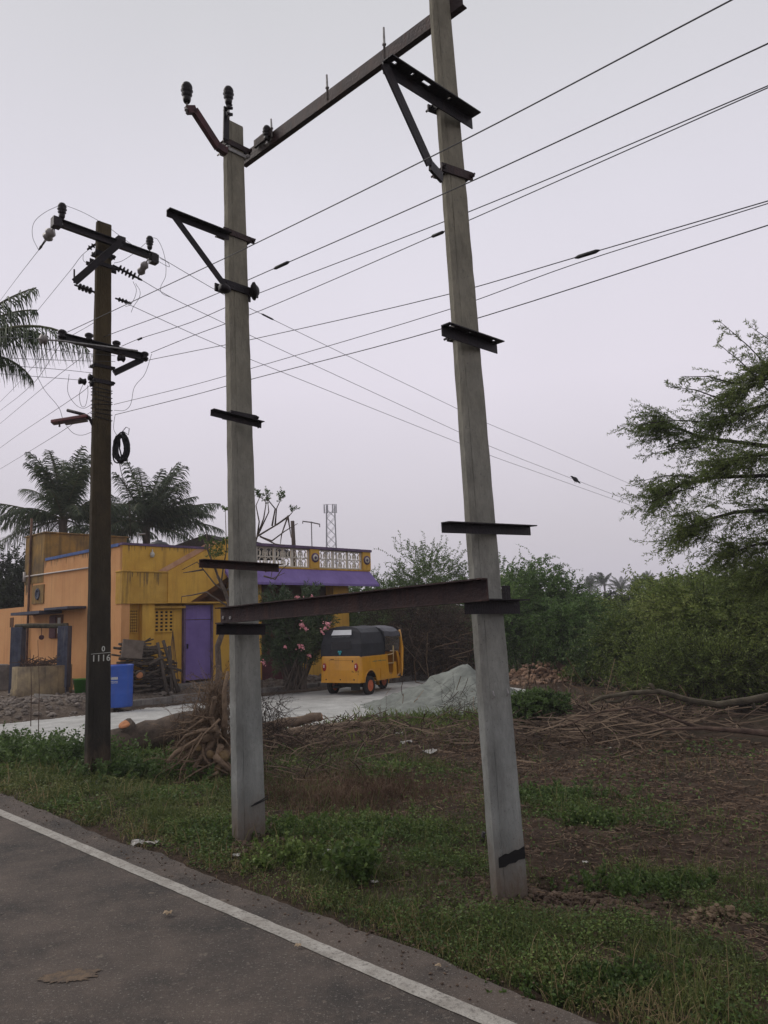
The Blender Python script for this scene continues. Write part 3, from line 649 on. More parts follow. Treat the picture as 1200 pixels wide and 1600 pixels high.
def grass_density(c, s):
    n1 = fbm(c * .8, s * .8, 5); n2 = fbm(c * 2.6, s * 2.6, 8)
    c_off = .26 * (fbm(c * .5 + 7, s * 1.7, 91) - .42) + .14 * (fbm(c * 2, s * 6, 92) - .5); v = sstep(2.93, 3.10, c - c_off)
    left = v * (1 - sstep(4.3 + 1.2 * n1, 5.4 + 1.2 * n1, c)) * sstep(5.3, 6.6, s)
    edge = v * (1 - sstep(3.35 + .5 * n1, 3.95 + .5 * n1, c)) * sstep(-3, -2, s)
    midp = np.exp(-(((c - 4.35) / .75) ** 2 + ((s - 4.6) / .8) ** 2) * 1.2) * 1.1
    midq = np.exp(-(((c - 4.0) / .5) ** 2 + ((s - 3.8) / .9) ** 2) * 1.2) * .8
    r1 = np.exp(-(((c - 5.0) / .35) ** 2 + ((s - 2.1) / .7) ** 2) * 1.1) * 1.0
    r2 = np.exp(-(((c - 6.2) / .6) ** 2 + ((s - 3.8) / .9) ** 2)) * .55
    far1 = np.exp(-(((c - 6.6) / .9) ** 2 + ((s - 7.2) / 1.4) ** 2)) * .75
    far2 = sstep(7.5, 9, c) * (1 - sstep(10, 11, s)) * .30
    g = np.maximum.reduce([left, edge * .95, midp, midq, r1, r2, far1, far2])
    g = g * (.25 + 1.1 * sstep(.34, .6, n2)) * (.6 + .4 * sstep(.3, .5, n1))
    bare = np.exp(-(((c - 3.85) / .28) ** 2 + ((s - 5.35) / .45) ** 2)) + np.exp(-(((c - 4.0) / .42) ** 2 + ((s - 2.75) / .6) ** 2))
    gr = sstep(10.0, 11.0, s) * sstep(4.6, 5.4, c)
    return np.clip(g * (1 - np.clip(bare * 1.1, 0, 1)) * (1 - gr), 0, 1)
GD = grass_density(CC, SS)
yard = sstep(16.3, 16.9, SS) * sstep(4.5, 6, CC) * (1 - sstep(19, 22, CC))
col = np.stack([np.clip(GD, 0, 1) * .85, np.clip(yard, 0, 1), sstep(26, 40, np.hypot(CC, SS)) * (CC > 3), np.ones_like(GD)], -1).reshape(-1, 4)
za = gme.color_attributes.new('zone', 'FLOAT_COLOR', 'POINT'); za.data.foreach_set('color', np.ascontiguousarray(col, np.float32).ravel())
go = link('ground', gme, ground_mat()); tag(go, None, None, kind='structure')

# asphalt road with ragged edge
def strip(name, c0f, c1f, sarr, z, m, kind='structure', nc_=2, bumpy=0):
    v = []; f = []
    for i, s in enumerate(sarr):
        a, b = c0f(s), c1f(s)
        for j in range(nc_ + 1):
            c = a + (b - a) * j / nc_; v.append(W(c, s, z + (bumpy * (float(fbm(c, s, 2)) - .5) if bumpy else 0)))
    for i in range(len(sarr) - 1):
        for j in range(nc_):
            a = i * (nc_ + 1) + j; f.append((a, a + 1, a + nc_ + 2, a + nc_ + 1))
    me = bpy.data.meshes.new(name); me.from_pydata([tuple(p) for p in v], [], f); me.update(); o = link(name, me, m)
    return tag(o, None, None, kind=kind)
def asphalt_mat():
    m = mat('worn_asphalt', (.118, .094, .078), .9, (.045, .040, .036), scale=1.6, detail=10, bump=.9, bscale=150, stain=(.135, .105, .085), sscale=2.2, samt=.6, stretch=(1, 1, 1))
    t = m.node_tree; n = t.nodes; l = t.links; b = n['Principled BSDF']; src = b.inputs['Base Color'].links[0].from_socket
    co = n.new('ShaderNodeTexCoord')
    for sc, lo, hi, colr, amt in ((75, .60, .68, (.26, .24, .21), .6), (13, .66, .73, (.24, .20, .16), .5), (36, .62, .70, (.18, .155, .13), .5), (160, .32, .42, (.03, .027, .026), -.85)):
        q = n.new('ShaderNodeTexNoise'); q.inputs['Scale'].default_value = sc; q.inputs['Detail'].default_value = 3; l.new(co.outputs['Object'], q.inputs['Vector'])
        r = n.new('ShaderNodeMapRange'); l.new(q.outputs['Fac'], r.inputs['Value'])
        r.inputs['From Min'].default_value = lo; r.inputs['From Max'].default_value = hi
        if amt > 0: r.inputs['To Max'].default_value = amt
        else: r.inputs['To Min'].default_value = -amt; r.inputs['To Max'].default_value = 0
        x = n.new('ShaderNodeMix'); x.data_type = 'RGBA'; l.new(r.outputs[0], x.inputs[0]); l.new(src, x.inputs[6]); x.inputs[7].default_value = (*colr, 1); src = x.outputs[2]
    l.new(src, b.inputs['Base Color']); return m
sa = np.concatenate([np.linspace(-60, -4, 30), np.linspace(-4, 22, 420)[1:], np.linspace(22, 200, 60)[1:]])
strip('road', lambda s: -7.5, lambda s: 2.93 + .13 * (float(fbm(s * 1.3, 0, 4)) - .5) + .05 * (float(fbm(s * 9, 0, 6)) - .5), sa, .0, asphalt_mat(), nc_=6)
M_line = mat('worn_road_paint', (.42, .40, .36), .8, (.27, .25, .22), scale=7, detail=9, bump=.3, bscale=120, stain=(.10, .09, .08), sscale=9, samt=.95, stretch=(1, 1, 1))
strip('road_line', lambda s: 2.595 + .008 * (float(fbm(s * 14, 0, 31)) - .5), lambda s: 2.69 + .010 * (float(fbm(s * 16, 0, 37)) - .5), np.concatenate([np.linspace(-60, -4, 30), np.linspace(-4, 22, 700)[1:], np.linspace(22, 200, 60)[1:]]), .004, M_line, nc_=1)
# pale crushed stone path
M_grav = mat('pale_stone_dust', (.50, .50, .48), .95, (.33, .33, .315), scale=2.2, detail=9, bump=.6, bscale=55, stain=(.20, .19, .17), sscale=5, samt=.6, stretch=(1, 1, 1))
v = []; f = []; cols = np.linspace(3.2, 18.6, 110); K = 26
for i, c in enumerate(cols):
    lo = 10.75 + (2.4 * max(0, 1 - (c - 3.2) / 3.4)) + .5 * (float(fbm(c * 1.2, 3, 12)) - .5) + .15 * (float(fbm(c * 6, 3, 14)) - .5)
    hi = 16.55 + .35 * (float(fbm(c * 1.1, 9, 17)) - .5) + .12 * (float(fbm(c * 7, 9, 18)) - .5)
    for j in range(K + 1):
        s = lo + (hi - lo) * j / K; e = min(1, min(j, K - j) / 2.5); c2 = 3.2 + (c - 3.2) * (15.9 + (s - 11) * .45 - 3.2) / 15.4; v.append(W(c2, s, Hf(c2, s) - .012 + e * (.036 + .035 * (float(fbm(c * .9, s * 1.6, 22)) - .5))))
f = [(i * (K + 1) + j, (i + 1) * (K + 1) + j, (i + 1) * (K + 1) + j + 1, i * (K + 1) + j + 1) for i in range(len(cols) - 1) for j in range(K)]
me = bpy.data.meshes.new('gravel_path'); me.from_pydata([tuple(p) for p in v], [], f); me.polygons.foreach_set('use_smooth', [True] * len(f)); me.update()
tag(link('gravel_path', me, M_grav), None, None, kind='structure')

# ------------------------------------------------------------------ house
M_yel = mat('ochre_yellow_plaster', (.62, .37, .065), .9, (.52, .29, .05), scale=1.6, detail=7, bump=.1, bscale=30, stain=(.20, .11, .04), sscale=1.3, samt=.45)
M_yel2 = mat('stained_mustard_plaster', (.56, .34, .07), .9, (.42, .24, .045), scale=1.8, detail=8, bump=.1, bscale=30, stain=(.10, .065, .03), sscale=1.2, samt=.7)
M_org = mat('peach_orange_plaster', (.62, .33, .14), .9, (.55, .27, .11), scale=1.1, detail=6, bump=.08, bscale=30, stain=(.30, .14, .06), sscale=.9, samt=.4)
M_moss = mat('mouldy_ochre_plaster', (.34, .20, .055), .95, (.10, .075, .045), scale=1.3, detail=9, bump=.2, bscale=25, stain=(.05, .045, .035), sscale=1.3, samt=.9)
M_pur = mat('purple_paint', (.20, .14, .36), .75, (.155, .105, .29), scale=2, detail=6, bump=.05, bscale=30, stain=(.10, .07, .12), sscale=1.5, samt=.4)
M_purd = mat('faded_purple_coping', (.15, .095, .17), .85, (.08, .06, .10), scale=6, detail=6, bump=.1)
M_blue = mat('blue_coping_paint', (.09, .15, .36), .8, (.05, .09, .22), scale=5, detail=6, bump=.1)
M_bluegrey = mat('blue_grey_flaking_paint', (.075, .085, .12), .85, (.04, .045, .07), scale=5, detail=7, bump=.15, stain=(.18, .17, .16), sscale=5, samt=.6)
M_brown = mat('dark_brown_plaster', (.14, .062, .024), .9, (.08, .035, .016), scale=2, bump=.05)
M_white2 = mat('cream_precast_jali', (.60, .56, .47), .85, (.42, .39, .33), scale=7, bump=.1)
M_dk = plain('dark_void', (.010, .009, .010), .9)
M_maroon = mat('maroon_sheet', (.10, .025, .03), .6, (.06, .016, .02), scale=5, bump=.05)
M_cement = mat('grey_cement', (.24, .22, .20), .95, (.13, .12, .11), scale=4, detail=8, bump=.3, bscale=40, stain=(.06, .055, .05), sscale=4, samt=.6)
HS = 18.0; HC = 8.8; HE = 17.3
house = thing('village_house', 'flat roofed yellow and orange village house with purple sloping porch', 'house', W(HC, HS, 0))
def part(name, m, boxes, parent=None, bevel=0, label=None):
    mb = MB()
    for b in boxes: mb.cbox(*b)
    o = mb.build(name, m, parent or house, bevel=bevel)
    if label: o['label'] = label
    return o
# walls
part('side_wall', M_org, [(HC, HC + .22, HS + .012, 24.4, -.3, 3.72)], label='peach orange side wall')
part('front_wall', M_yel, [(HC + .221, 9.42, HS + .25, HS + .45, -.3, 2.288), (9.38, 9.72, HS + .06, HS + .45, -.3, 2.288), (9.722, 10.60, HS + .25, HS + .45, -.3, 2.288), (11.50, 12.15, HS + .16, HS + .45, -.3, 2.30), (10.602, 11.498, HS + .26, HS + .45, 2.27, 2.32)])
part('corner_pier', M_org, [(HC + .002, HC + .09, HS + .02, HS + .3, -.3, 2.287)])
part('ledge', M_yel2, [(9.72, 10.62, HS + .08, HS + .26, 2.17, 2.235), (10.62, 12.15, HS - .02, HS + .3, 2.29, 2.335)], bevel=.01)
part('parapet_band', M_yel2, [(HC - .02, 10.66, HS - .03, HS + .3, 2.29, 3.07)], label='rain streaked mustard band under the roof edge')
part('roof_ledge', M_yel2, [(HC - .04, 10.9, HS - .055, HS + .3, 3.072, 3.11)], bevel=.008)
part('parapet', M_yel, [(HC - .0, 11.9, HS - .005, HS + .14, 3.112, 3.74)])
part('coping', M_purd, [(HC - .03, 11.9, HS - .035, HS + .17, 3.742, 3.80)], label='faded purple coping')
part('coping', M_blue, [(HC - .032, HC + .16, HS + .172, 22.8, 3.722, 3.80)], label='blue coping on the side wall')
rq = random.Random(77); M_drip = mat('dark_rain_streak', (.27, .17, .055), .95, (.17, .11, .045), scale=9, bump=0); M_drip2 = mat('grey_mould_streak', (.20, .13, .065), .95, (.10, .075, .05), scale=5, bump=0)
def drips(name, m, fn, n, z0f, lf, w0, w1):
    mb = MB()
    for i in range(n):
        a = rq.random(); w = rq.uniform(w0, w1); l = lf(a) * rq.uniform(.3, 1.2); z0 = z0f(a); pts = []
        k = 6
        L_ = [(fn(a, -w * (1 - .75 * (j / k) ** 2) * rq.uniform(.7, 1.1)), z0 - l * j / k) for j in range(k + 1)]; R_ = [(fn(a, w * (1 - .75 * (j / k) ** 2) * rq.uniform(.7, 1.1)), z0 - l * j / k) for j in range(k + 1)]
        off = i * .00006
        P = [p + q * off + Zd * z for (p, q), z in L_] + [p + q * off + Zd * z for (p, q), z in R_]
        mb.add(P, [(j, j + 1, k + 2 + j, k + 1 + j) for j in range(k)])
    o = mb.build(name, m, house); o['kind'] = 'stuff'
drips('rain_streaks', M_drip, lambda a, d: (W(8.9 + 1.7 * a + d, HS - .0325), -Ud), 26, lambda a: 3.068, lambda a: .32, .008, .028)
drips('rain_streaks', M_drip, lambda a, d: (W(8.9 + 2.9 * a + d, HS - .0075), -Ud), 22, lambda a: 3.738, lambda a: .16, .006, .02)
drips('mould_streaks', M_drip2, lambda a, d: (W(HC - .003, 22.9 + 1.45 * a ** .7 + d), -Vd), 60, lambda a: 3.715, lambda a: .35 + .5 * a, .02, .07)
drips('rain_streaks', M_drip2, lambda a, d: (W(HC - .003, 18.1 + 4.8 * a + d), -Vd), 26, lambda a: 3.715, lambda a: .18, .008, .025)
drips('mould_streaks', M_drip2, lambda a, d: (W(HC - .003, 18.2 + 6 * a + d), -Vd), 70, lambda a: .42, lambda a: .35, .04, .16)
# jali ventilators
def jali(c0, c1, z0, z1, s, nx, nz, m, parent=None, th=.05, bar=.32):
    b = []; dx = (c1 - c0) / nx; dz = (z1 - z0) / nz
    for j in range(nz + 1): b.append((c0 - .01, c1 + .01, s, s + th, z0 + dz * j - dz * bar / 2, z0 + dz * j + dz * bar / 2))
    for j in range(nz):
        for i in range(nx + 1): b.append((c0 + dx * i - dx * bar / 2, c0 + dx * i + dx * bar / 2, s + .004, s + th - .004, z0 + dz * j + dz * bar / 2, z0 + dz * (j + 1) - dz * bar / 2))
    return part('ventilator_grille', m, b, parent)
jv = jali(8.98, 9.34, 1.58, 2.14, HS + .215, 7, 8, M_yel); part('opening', M_dk, [(8.97, 9.35, HS + .235, HS + .2495, 1.57, 2.15)], jv)
jv = jali(9.80, 10.34, 1.58, 2.12, HS + .215, 4, 6, M_yel, bar=.45); part('opening', M_dk, [(9.79, 10.35, HS + .235, HS + .2495, 1.57, 2.13)], jv)
# door
dr = part('door', M_pur, [(10.67, 11.44, HS + .20, HS + .24, .30, 1.86), (10.67, 11.44, HS + .195, HS + .24, 1.875, 2.25)], label='purple sheet metal door')
part('handle', M_dark, [(10.72, 10.75, HS + .17, HS + .198, 1.12, 1.24)], dr); part('door_frame', M_purd, [(10.61, 10.665, HS + .15, HS + .26, .25, 2.268), (11.445, 11.495, HS + .15, HS + .26, .25, 2.268)], dr)
part('plinth_step', M_cement, [(10.2, 12.0, HS - .25, HS + .24, -.2, .24)], bevel=.02)
# stair flank rising to the roof
mb = MB(); mb.prism([W(10.62, HS - .06, 2.30), W(12.05, HS - .06, 3.14), W(12.05, HS - .06, 4.22), W(11.80, HS - .06, 4.06), W(10.02, HS - .06, 3.115), W(10.02, HS - .06, 2.30)], Ud * .10); mb.build('stair_flank', M_yel, house)
mb = MB(); mb.prism([W(9.75, HS - .02, 3.115), W(10.0, HS - .02, 3.112), W(11.6, HS - .02, 3.98), W(11.32, HS - .02, 3.98)], Ud * .012); mb.build('stair_rail', mat('pale_pink_plaster', (.50, .30, .18), .9, (.38, .2, .12), scale=4), house)
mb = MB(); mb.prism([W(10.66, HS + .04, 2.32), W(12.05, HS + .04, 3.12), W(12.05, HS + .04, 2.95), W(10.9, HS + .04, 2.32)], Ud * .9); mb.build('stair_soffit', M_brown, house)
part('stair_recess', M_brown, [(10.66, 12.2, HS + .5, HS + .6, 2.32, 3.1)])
# porch
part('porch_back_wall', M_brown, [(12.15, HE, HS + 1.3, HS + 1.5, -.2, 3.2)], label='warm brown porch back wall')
part('porch_side_wall', M_yel, [(12.15, 12.4, HS + .1, HS + 1.3, -.2, 3.0), (12.4, 13.05, HS + .1, HS + .3, -.2, 2.95)])
part('porch_column', M_yel, [(15.72, 16.36, HS + .05, HS + .40, -.2, 3.0)])
part('porch_parapet', M_yel, [(14.5, 15.715, HS + .08, HS + .24, -.2, .86)], bevel=.01)
g = part('porch_gate', M_maroon, [(13.06, 13.75, HS + .12, HS + .16, .12, 1.0), (13.77, 14.49, HS + .12, HS + .16, .12, 1.0)], label='dark red sheet metal gate'); part('frame', M_maroon, [(13.06, 13.10, HS + .09, HS + .12, .1, 2.8), (13.74, 13.78, HS + .09, HS + .118, .1, 1.05)], g)
w_ = part('window', M_dk, [(14.9, 15.5, HS + 1.24, HS + 1.295, 1.0, 2.1)]); part('window_frame', mat('slate_blue_wood', (.07, .08, .15), .7, (.04, .05, .1)), [(14.84, 14.9, HS + 1.22, HS + 1.296, .95, 2.15), (15.5, 15.56, HS + 1.22, HS + 1.296, .95, 2.15), (14.9, 15.5, HS + 1.22, HS + 1.296, 2.1, 2.15), (14.9, 15.5, HS + 1.22, HS + 1.296, .95, 1.0)] + [(14.9 + .12 * i, 14.92 + .12 * i, HS + 1.225, HS + 1.24, 1.0, 2.1) for i in range(1, 5)], w_)
w_ = part('window', M_dk, [(12.62, 12.95, HS + .085, HS + .0995, 1.15, 1.55)]); 
part('roof_slab', M_yel2, [(HC + .22, HE, HS + .31, 24.3, 2.95, 3.105), (11.9, HE, HS + .06, HS + .309, 2.96, 3.2)])
cn = MB(); cn.prism([W(11.72, HS + .02, 3.30), W(11.72, HS - .42, 2.86), W(11.72, HS - .42, 2.79), W(11.72, HS + .05, 3.20)], Vd * (17.28 - 11.72)); cn.build('porch_canopy', M_pur, house, bevel=.008)['label'] = 'sloping purple canopy over the porch'
part('parapet_base', M_yel2, [(12.0, HE, HS - .005, HS + .15, 3.305, 3.345)])
pc = [(11.95, 12.2), (14.78, 15.14), (16.95, HE)]
for a, b in pc:
    p_ = part('parapet_pillar', M_yel, [(a, b, HS - .02, HS + .16, 3.346, 3.92)])
    if a > 12:
        mb = MB(); mb.lathe([(.145, 0), (.145, .012), (.10, .012), (.10, .02), (.045, .02), (.045, .03), (.001, .03)], W((a + b) / 2, HS - .021, 3.66), -Ud, 20)
        mb.build('round_ornament', M_purd, p_); mb = MB(); mb.lathe([(.098, .012), (.098, .0225), (.048, .0225)], W((a + b) / 2, HS - .021, 3.66), -Ud, 20); mb.build('ornament_disc', M_white2, p_)
part('coping', M_purd, [(11.92, HE + .03, HS - .05, HS + .19, 3.922, 4.0)], label='faded purple coping over the porch parapet')
# lattice parapet panels: fleur patterned precast units
def lattice(c0, c1, z0, z1, s):
    mb = MB(); w = c1 - c0; h = z1 - z0; q = .016
    def arc(cx, cz, r, a0, a1, n=7): mb.tube([W(cx + r * math.cos(R(a0 + (a1 - a0) * i / n)), s, cz + r * math.sin(R(a0 + (a1 - a0) * i / n))) for i in range(n + 1)], q, 4)
    for x in (c0, c1): mb.cbox(x - .02, x + .02, s - .025, s + .025, z0, z1)
    for x in (c0 + w * .5,): mb.cbox(x - .012, x + .012, s - .018, s + .018, z0, z1)
    for z in (z0 + .02, z0 + h * .5, z1 - .02): mb.cbox(c0, c1, s - .02, s + .02, z - .016, z + .016)
    for zz in (z0 + h * .25, z0 + h * .75):
        for sx_ in (-1, 1):
            arc(c0 + w * .5 + sx_ * w * .2, zz + h * .04, w * .15, 0, 180); arc(c0 + w * .5 + sx_ * w * .38, zz - h * .08, w * .13, 90, 270 if sx_ > 0 else -90)
            mb.cbox(c0 + w * (.5 + sx_ * .12) - .01, c0 + w * (.5 + sx_ * .12) + .01, s - .015, s + .015, zz - h * .2, zz + h * .06)
            mb.cbox(c0 + w * (.5 + sx_ * .3) - .01, c0 + w * (.5 + sx_ * .3) + .01, s - .015, s + .015, zz - h * .2, zz + h * .05)
        arc(c0 + w * .5, zz, w * .1, 0, 360, 10)
    return mb.build('lattice_panel', M_white2, house)
for a, b in ((12.2, 14.78), (15.14, 16.95)):
    nn = 3 if a > 15 else 4
    for i in range(nn): lattice(a + (b - a) * i / nn + .02, a + (b - a) * (i + 1) / nn - .02, 3.35, 3.92, HS + .07)
# back of house, roof tower, side fittings
part('rear_wall', M_yel, [(HC + .22, HE, 24.2, 24.4, -.3, 3.7), (HE - .2, HE, HS + 1.5, 24.2, -.3, 3.2)])
part('roof_tower', M_moss, [(HC - .01, 11.35, 22.95, 24.42, 3.108, 4.56)], label='mouldy square block at the rear corner of the roof')
part('tower_coping', M_moss, [(HC - .04, 11.4, 22.9, 24.46, 4.562, 4.60)], bevel=.01)
aw = part('awning', M_bluegrey, [(HC - .50, HC - .002, 20.0, 21.55, 2.25, 2.31), (HC - .62, HC - .002, 21.55, 23.7, 2.17, 2.25)])
sw = part('side_window', M_brown, [(HC - .03, HC - .003, 21.45, 22.3, 1.48, 2.13)]); part('shutter', M_maroon, [(HC - .06, HC - .031, 21.86, 22.28, 1.5, 2.1)], sw); part('pane', plain('pale_curtain', (.5, .48, .45), .8), [(HC - .045, HC - .031, 21.56, 21.74, 1.62, 2.05)], sw)
pl_ = part('wall_plaque', M_moss, [(HC - .03, HC - .002, 22.85, 23.72, 2.5, 3.05)]); mb = MB(); q = W(HC - .031, 23.28, 2.78)
mb.lathe([(.001, 0), (.17, .001), (.17, .02), (.11, .025), (.11, .01), (.001, .01)], q, -Vd, 16); mb.build('plaque_ring', M_bluegrey, pl_)
mb = MB(); mb.tube([W(HC - .03, 19.2, 3.30), W(HC - .03, 24.38, 3.36)], .022, 6); mb.tube([W(HC - .03, 24.36, 3.2), W(HC - .03, 24.36, 3.5)], .05, 8); mb.build('pipe', plain('white_pvc', (.5, .46, .42), .5), house)
mb = MB(); mb.tube([W(HC - .05, 23.9, z) for z in (.2, 1.2, 2.1, 3.2, 4.4, 5.1)], .035, 7); mb.build('drain_pipe', mat('rusty_drain_pipe', (.16, .09, .06), .8, (.07, .04, .03)), house)
mb = MB(); p_ = onS(238, 866, HS - .04); mb.lathe([(.001, -.08), (.05, -.07), (.06, 0), (.04, .05), (.015, .07), (.015, .13)], p_, Zd, 10); mb.build('bulb_lamp', mat('dirty_white_bulb', (.5, .48, .42), .5), house)
# perimeter kerb stones in front of the yard
kb = thing('kerb', 'grey cement kerb between the pale stone path and the house yard', 'kerb', W(9, 16.75, 0))
for i in range(9):
    a = 8.4 + i * 1.12; mb = MB(); mb.cbox(a, a + 1.09, 16.72 + .03 * math.sin(i * 2.1), 16.90 + .03 * math.sin(i * 2.1), -.25, .06 + .02 * math.sin(i * 1.3)); mb.build('kerb_block', M_cement, kb, bevel=.02)
kb = thing('kerb', 'short cement kerb below the well and the old black pole', 'kerb', ground(90, 1108))
a = ground(48, 1112); b = ground(142, 1100)
mb = MB(); mb.bar(a + Zd * .02, b + Zd * .04, .16, .16); mb.build('kerb_block', M_cement, kb, bevel=.02)

# annex wall on the far left and pipes
an = thing('boundary_wall', 'low peach plaster wall running off left behind the well', 'wall', W(HC, 25, 0))
mb = MB(); mb.cbox(HC, HC + .2, 24.42, 34, -.3, 2.45); mb.build('wall_panel', M_org, an)
mb = MB(); mb.cbox(HC - .012, HC - .002, 25.2, 25.5, 1.85, 2.15); mb.build('vent_opening', M_brown, an)
mb = MB(); b = ground(6, 1030, -.1); t = at(10, 925, b.y); mb.tube([b, b.lerp(t, .96), b.lerp(t, .962), t], [.06, .06, .075, .075], 12)
tag(mb.build('standpipe', plain('grey_pvc', (.42, .42, .42), .5), None, org=b), 'tall grey plastic pipe standing at the far left edge', 'pipe')
mb = MB(); b = ground(-10, 1078); mb.cbox(cs(b)[0] - .5, cs(b)[0] + .3, cs(b)[1] - .3, cs(b)[1] + .9, 0, .82)
tag(mb.build('water_trough', M_cement, None, org=b, bevel=.04), 'grey cement trough cut by the left edge beside the well', 'trough')

# ------------------------------------------------------------------ well
wc = at(66, 1060, 19.55); wz = .03
wl = thing('well', 'round cement well with two blue grey pillars, a crossbeam and a hanging pulley', 'well', (wc.x, wc.y, wz))
mb = MB(); rO = .69; hW = .80
mb.lathe([(rO + .02, -.1), (rO + .02, .25), (rO, .28), (rO, hW), (rO - .12, hW + .01), (rO - .12, .3)], (wc.x, wc.y, wz), Zd, 40)
mb.build('well_ring', mat('mouldy_well_plaster', (.27, .21, .12), .95, (.13, .10, .07), scale=3, detail=8, bump=.3, stain=(.035, .03, .028), sscale=2.2, samt=.85), wl)
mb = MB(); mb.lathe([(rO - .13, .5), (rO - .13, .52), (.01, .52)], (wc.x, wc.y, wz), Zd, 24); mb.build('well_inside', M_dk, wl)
for (x0, x1, yt, yb, lb) in ((20, 37, 980, 1040, 1), (93, 109, 978, 1072, 1)):
    xx = (at((x0 + x1) / 2, 1000, wc.y - .1)); w = (x1 - x0) * wc.y / 1200
    zt = at((x0 + x1) / 2, yt, wc.y - .1).z
    mb = MB(); mb.box((xx.x, wc.y - .1, (zt + wz) / 2), (w, .26, zt - wz)); mb.build('pillar', M_bluegrey, wl, bevel=.012)
mb = MB(); a = at(24, 979, wc.y - .12); b = at(106, 977, wc.y - .12); mb.tube([a, a.lerp(b, .3) + Zd * .012, a.lerp(b, .7) - Zd * .006, b], .06, 8); mb.build('crossbeam', mat('mossy_beam', (.10, .09, .06), .9, (.03, .028, .02), scale=14), wl)
mb = MB(); a = at(65, 980, wc.y - .12); b = at(65, 994, wc.y - .12); mb.tube([a, b], .008, 5)
mb.build('pulley_hook', M_dark, wl)
mb = MB(); mb.lathe([(.055, -.02), (.06, -.02), (.06, -.012), (.04, 0), (.06, .012), (.06, .02), (.055, .02)], b + Zd * -.03, Vector((.1, -1, 0)), 16); mb.build('pulley', M_red, wl)

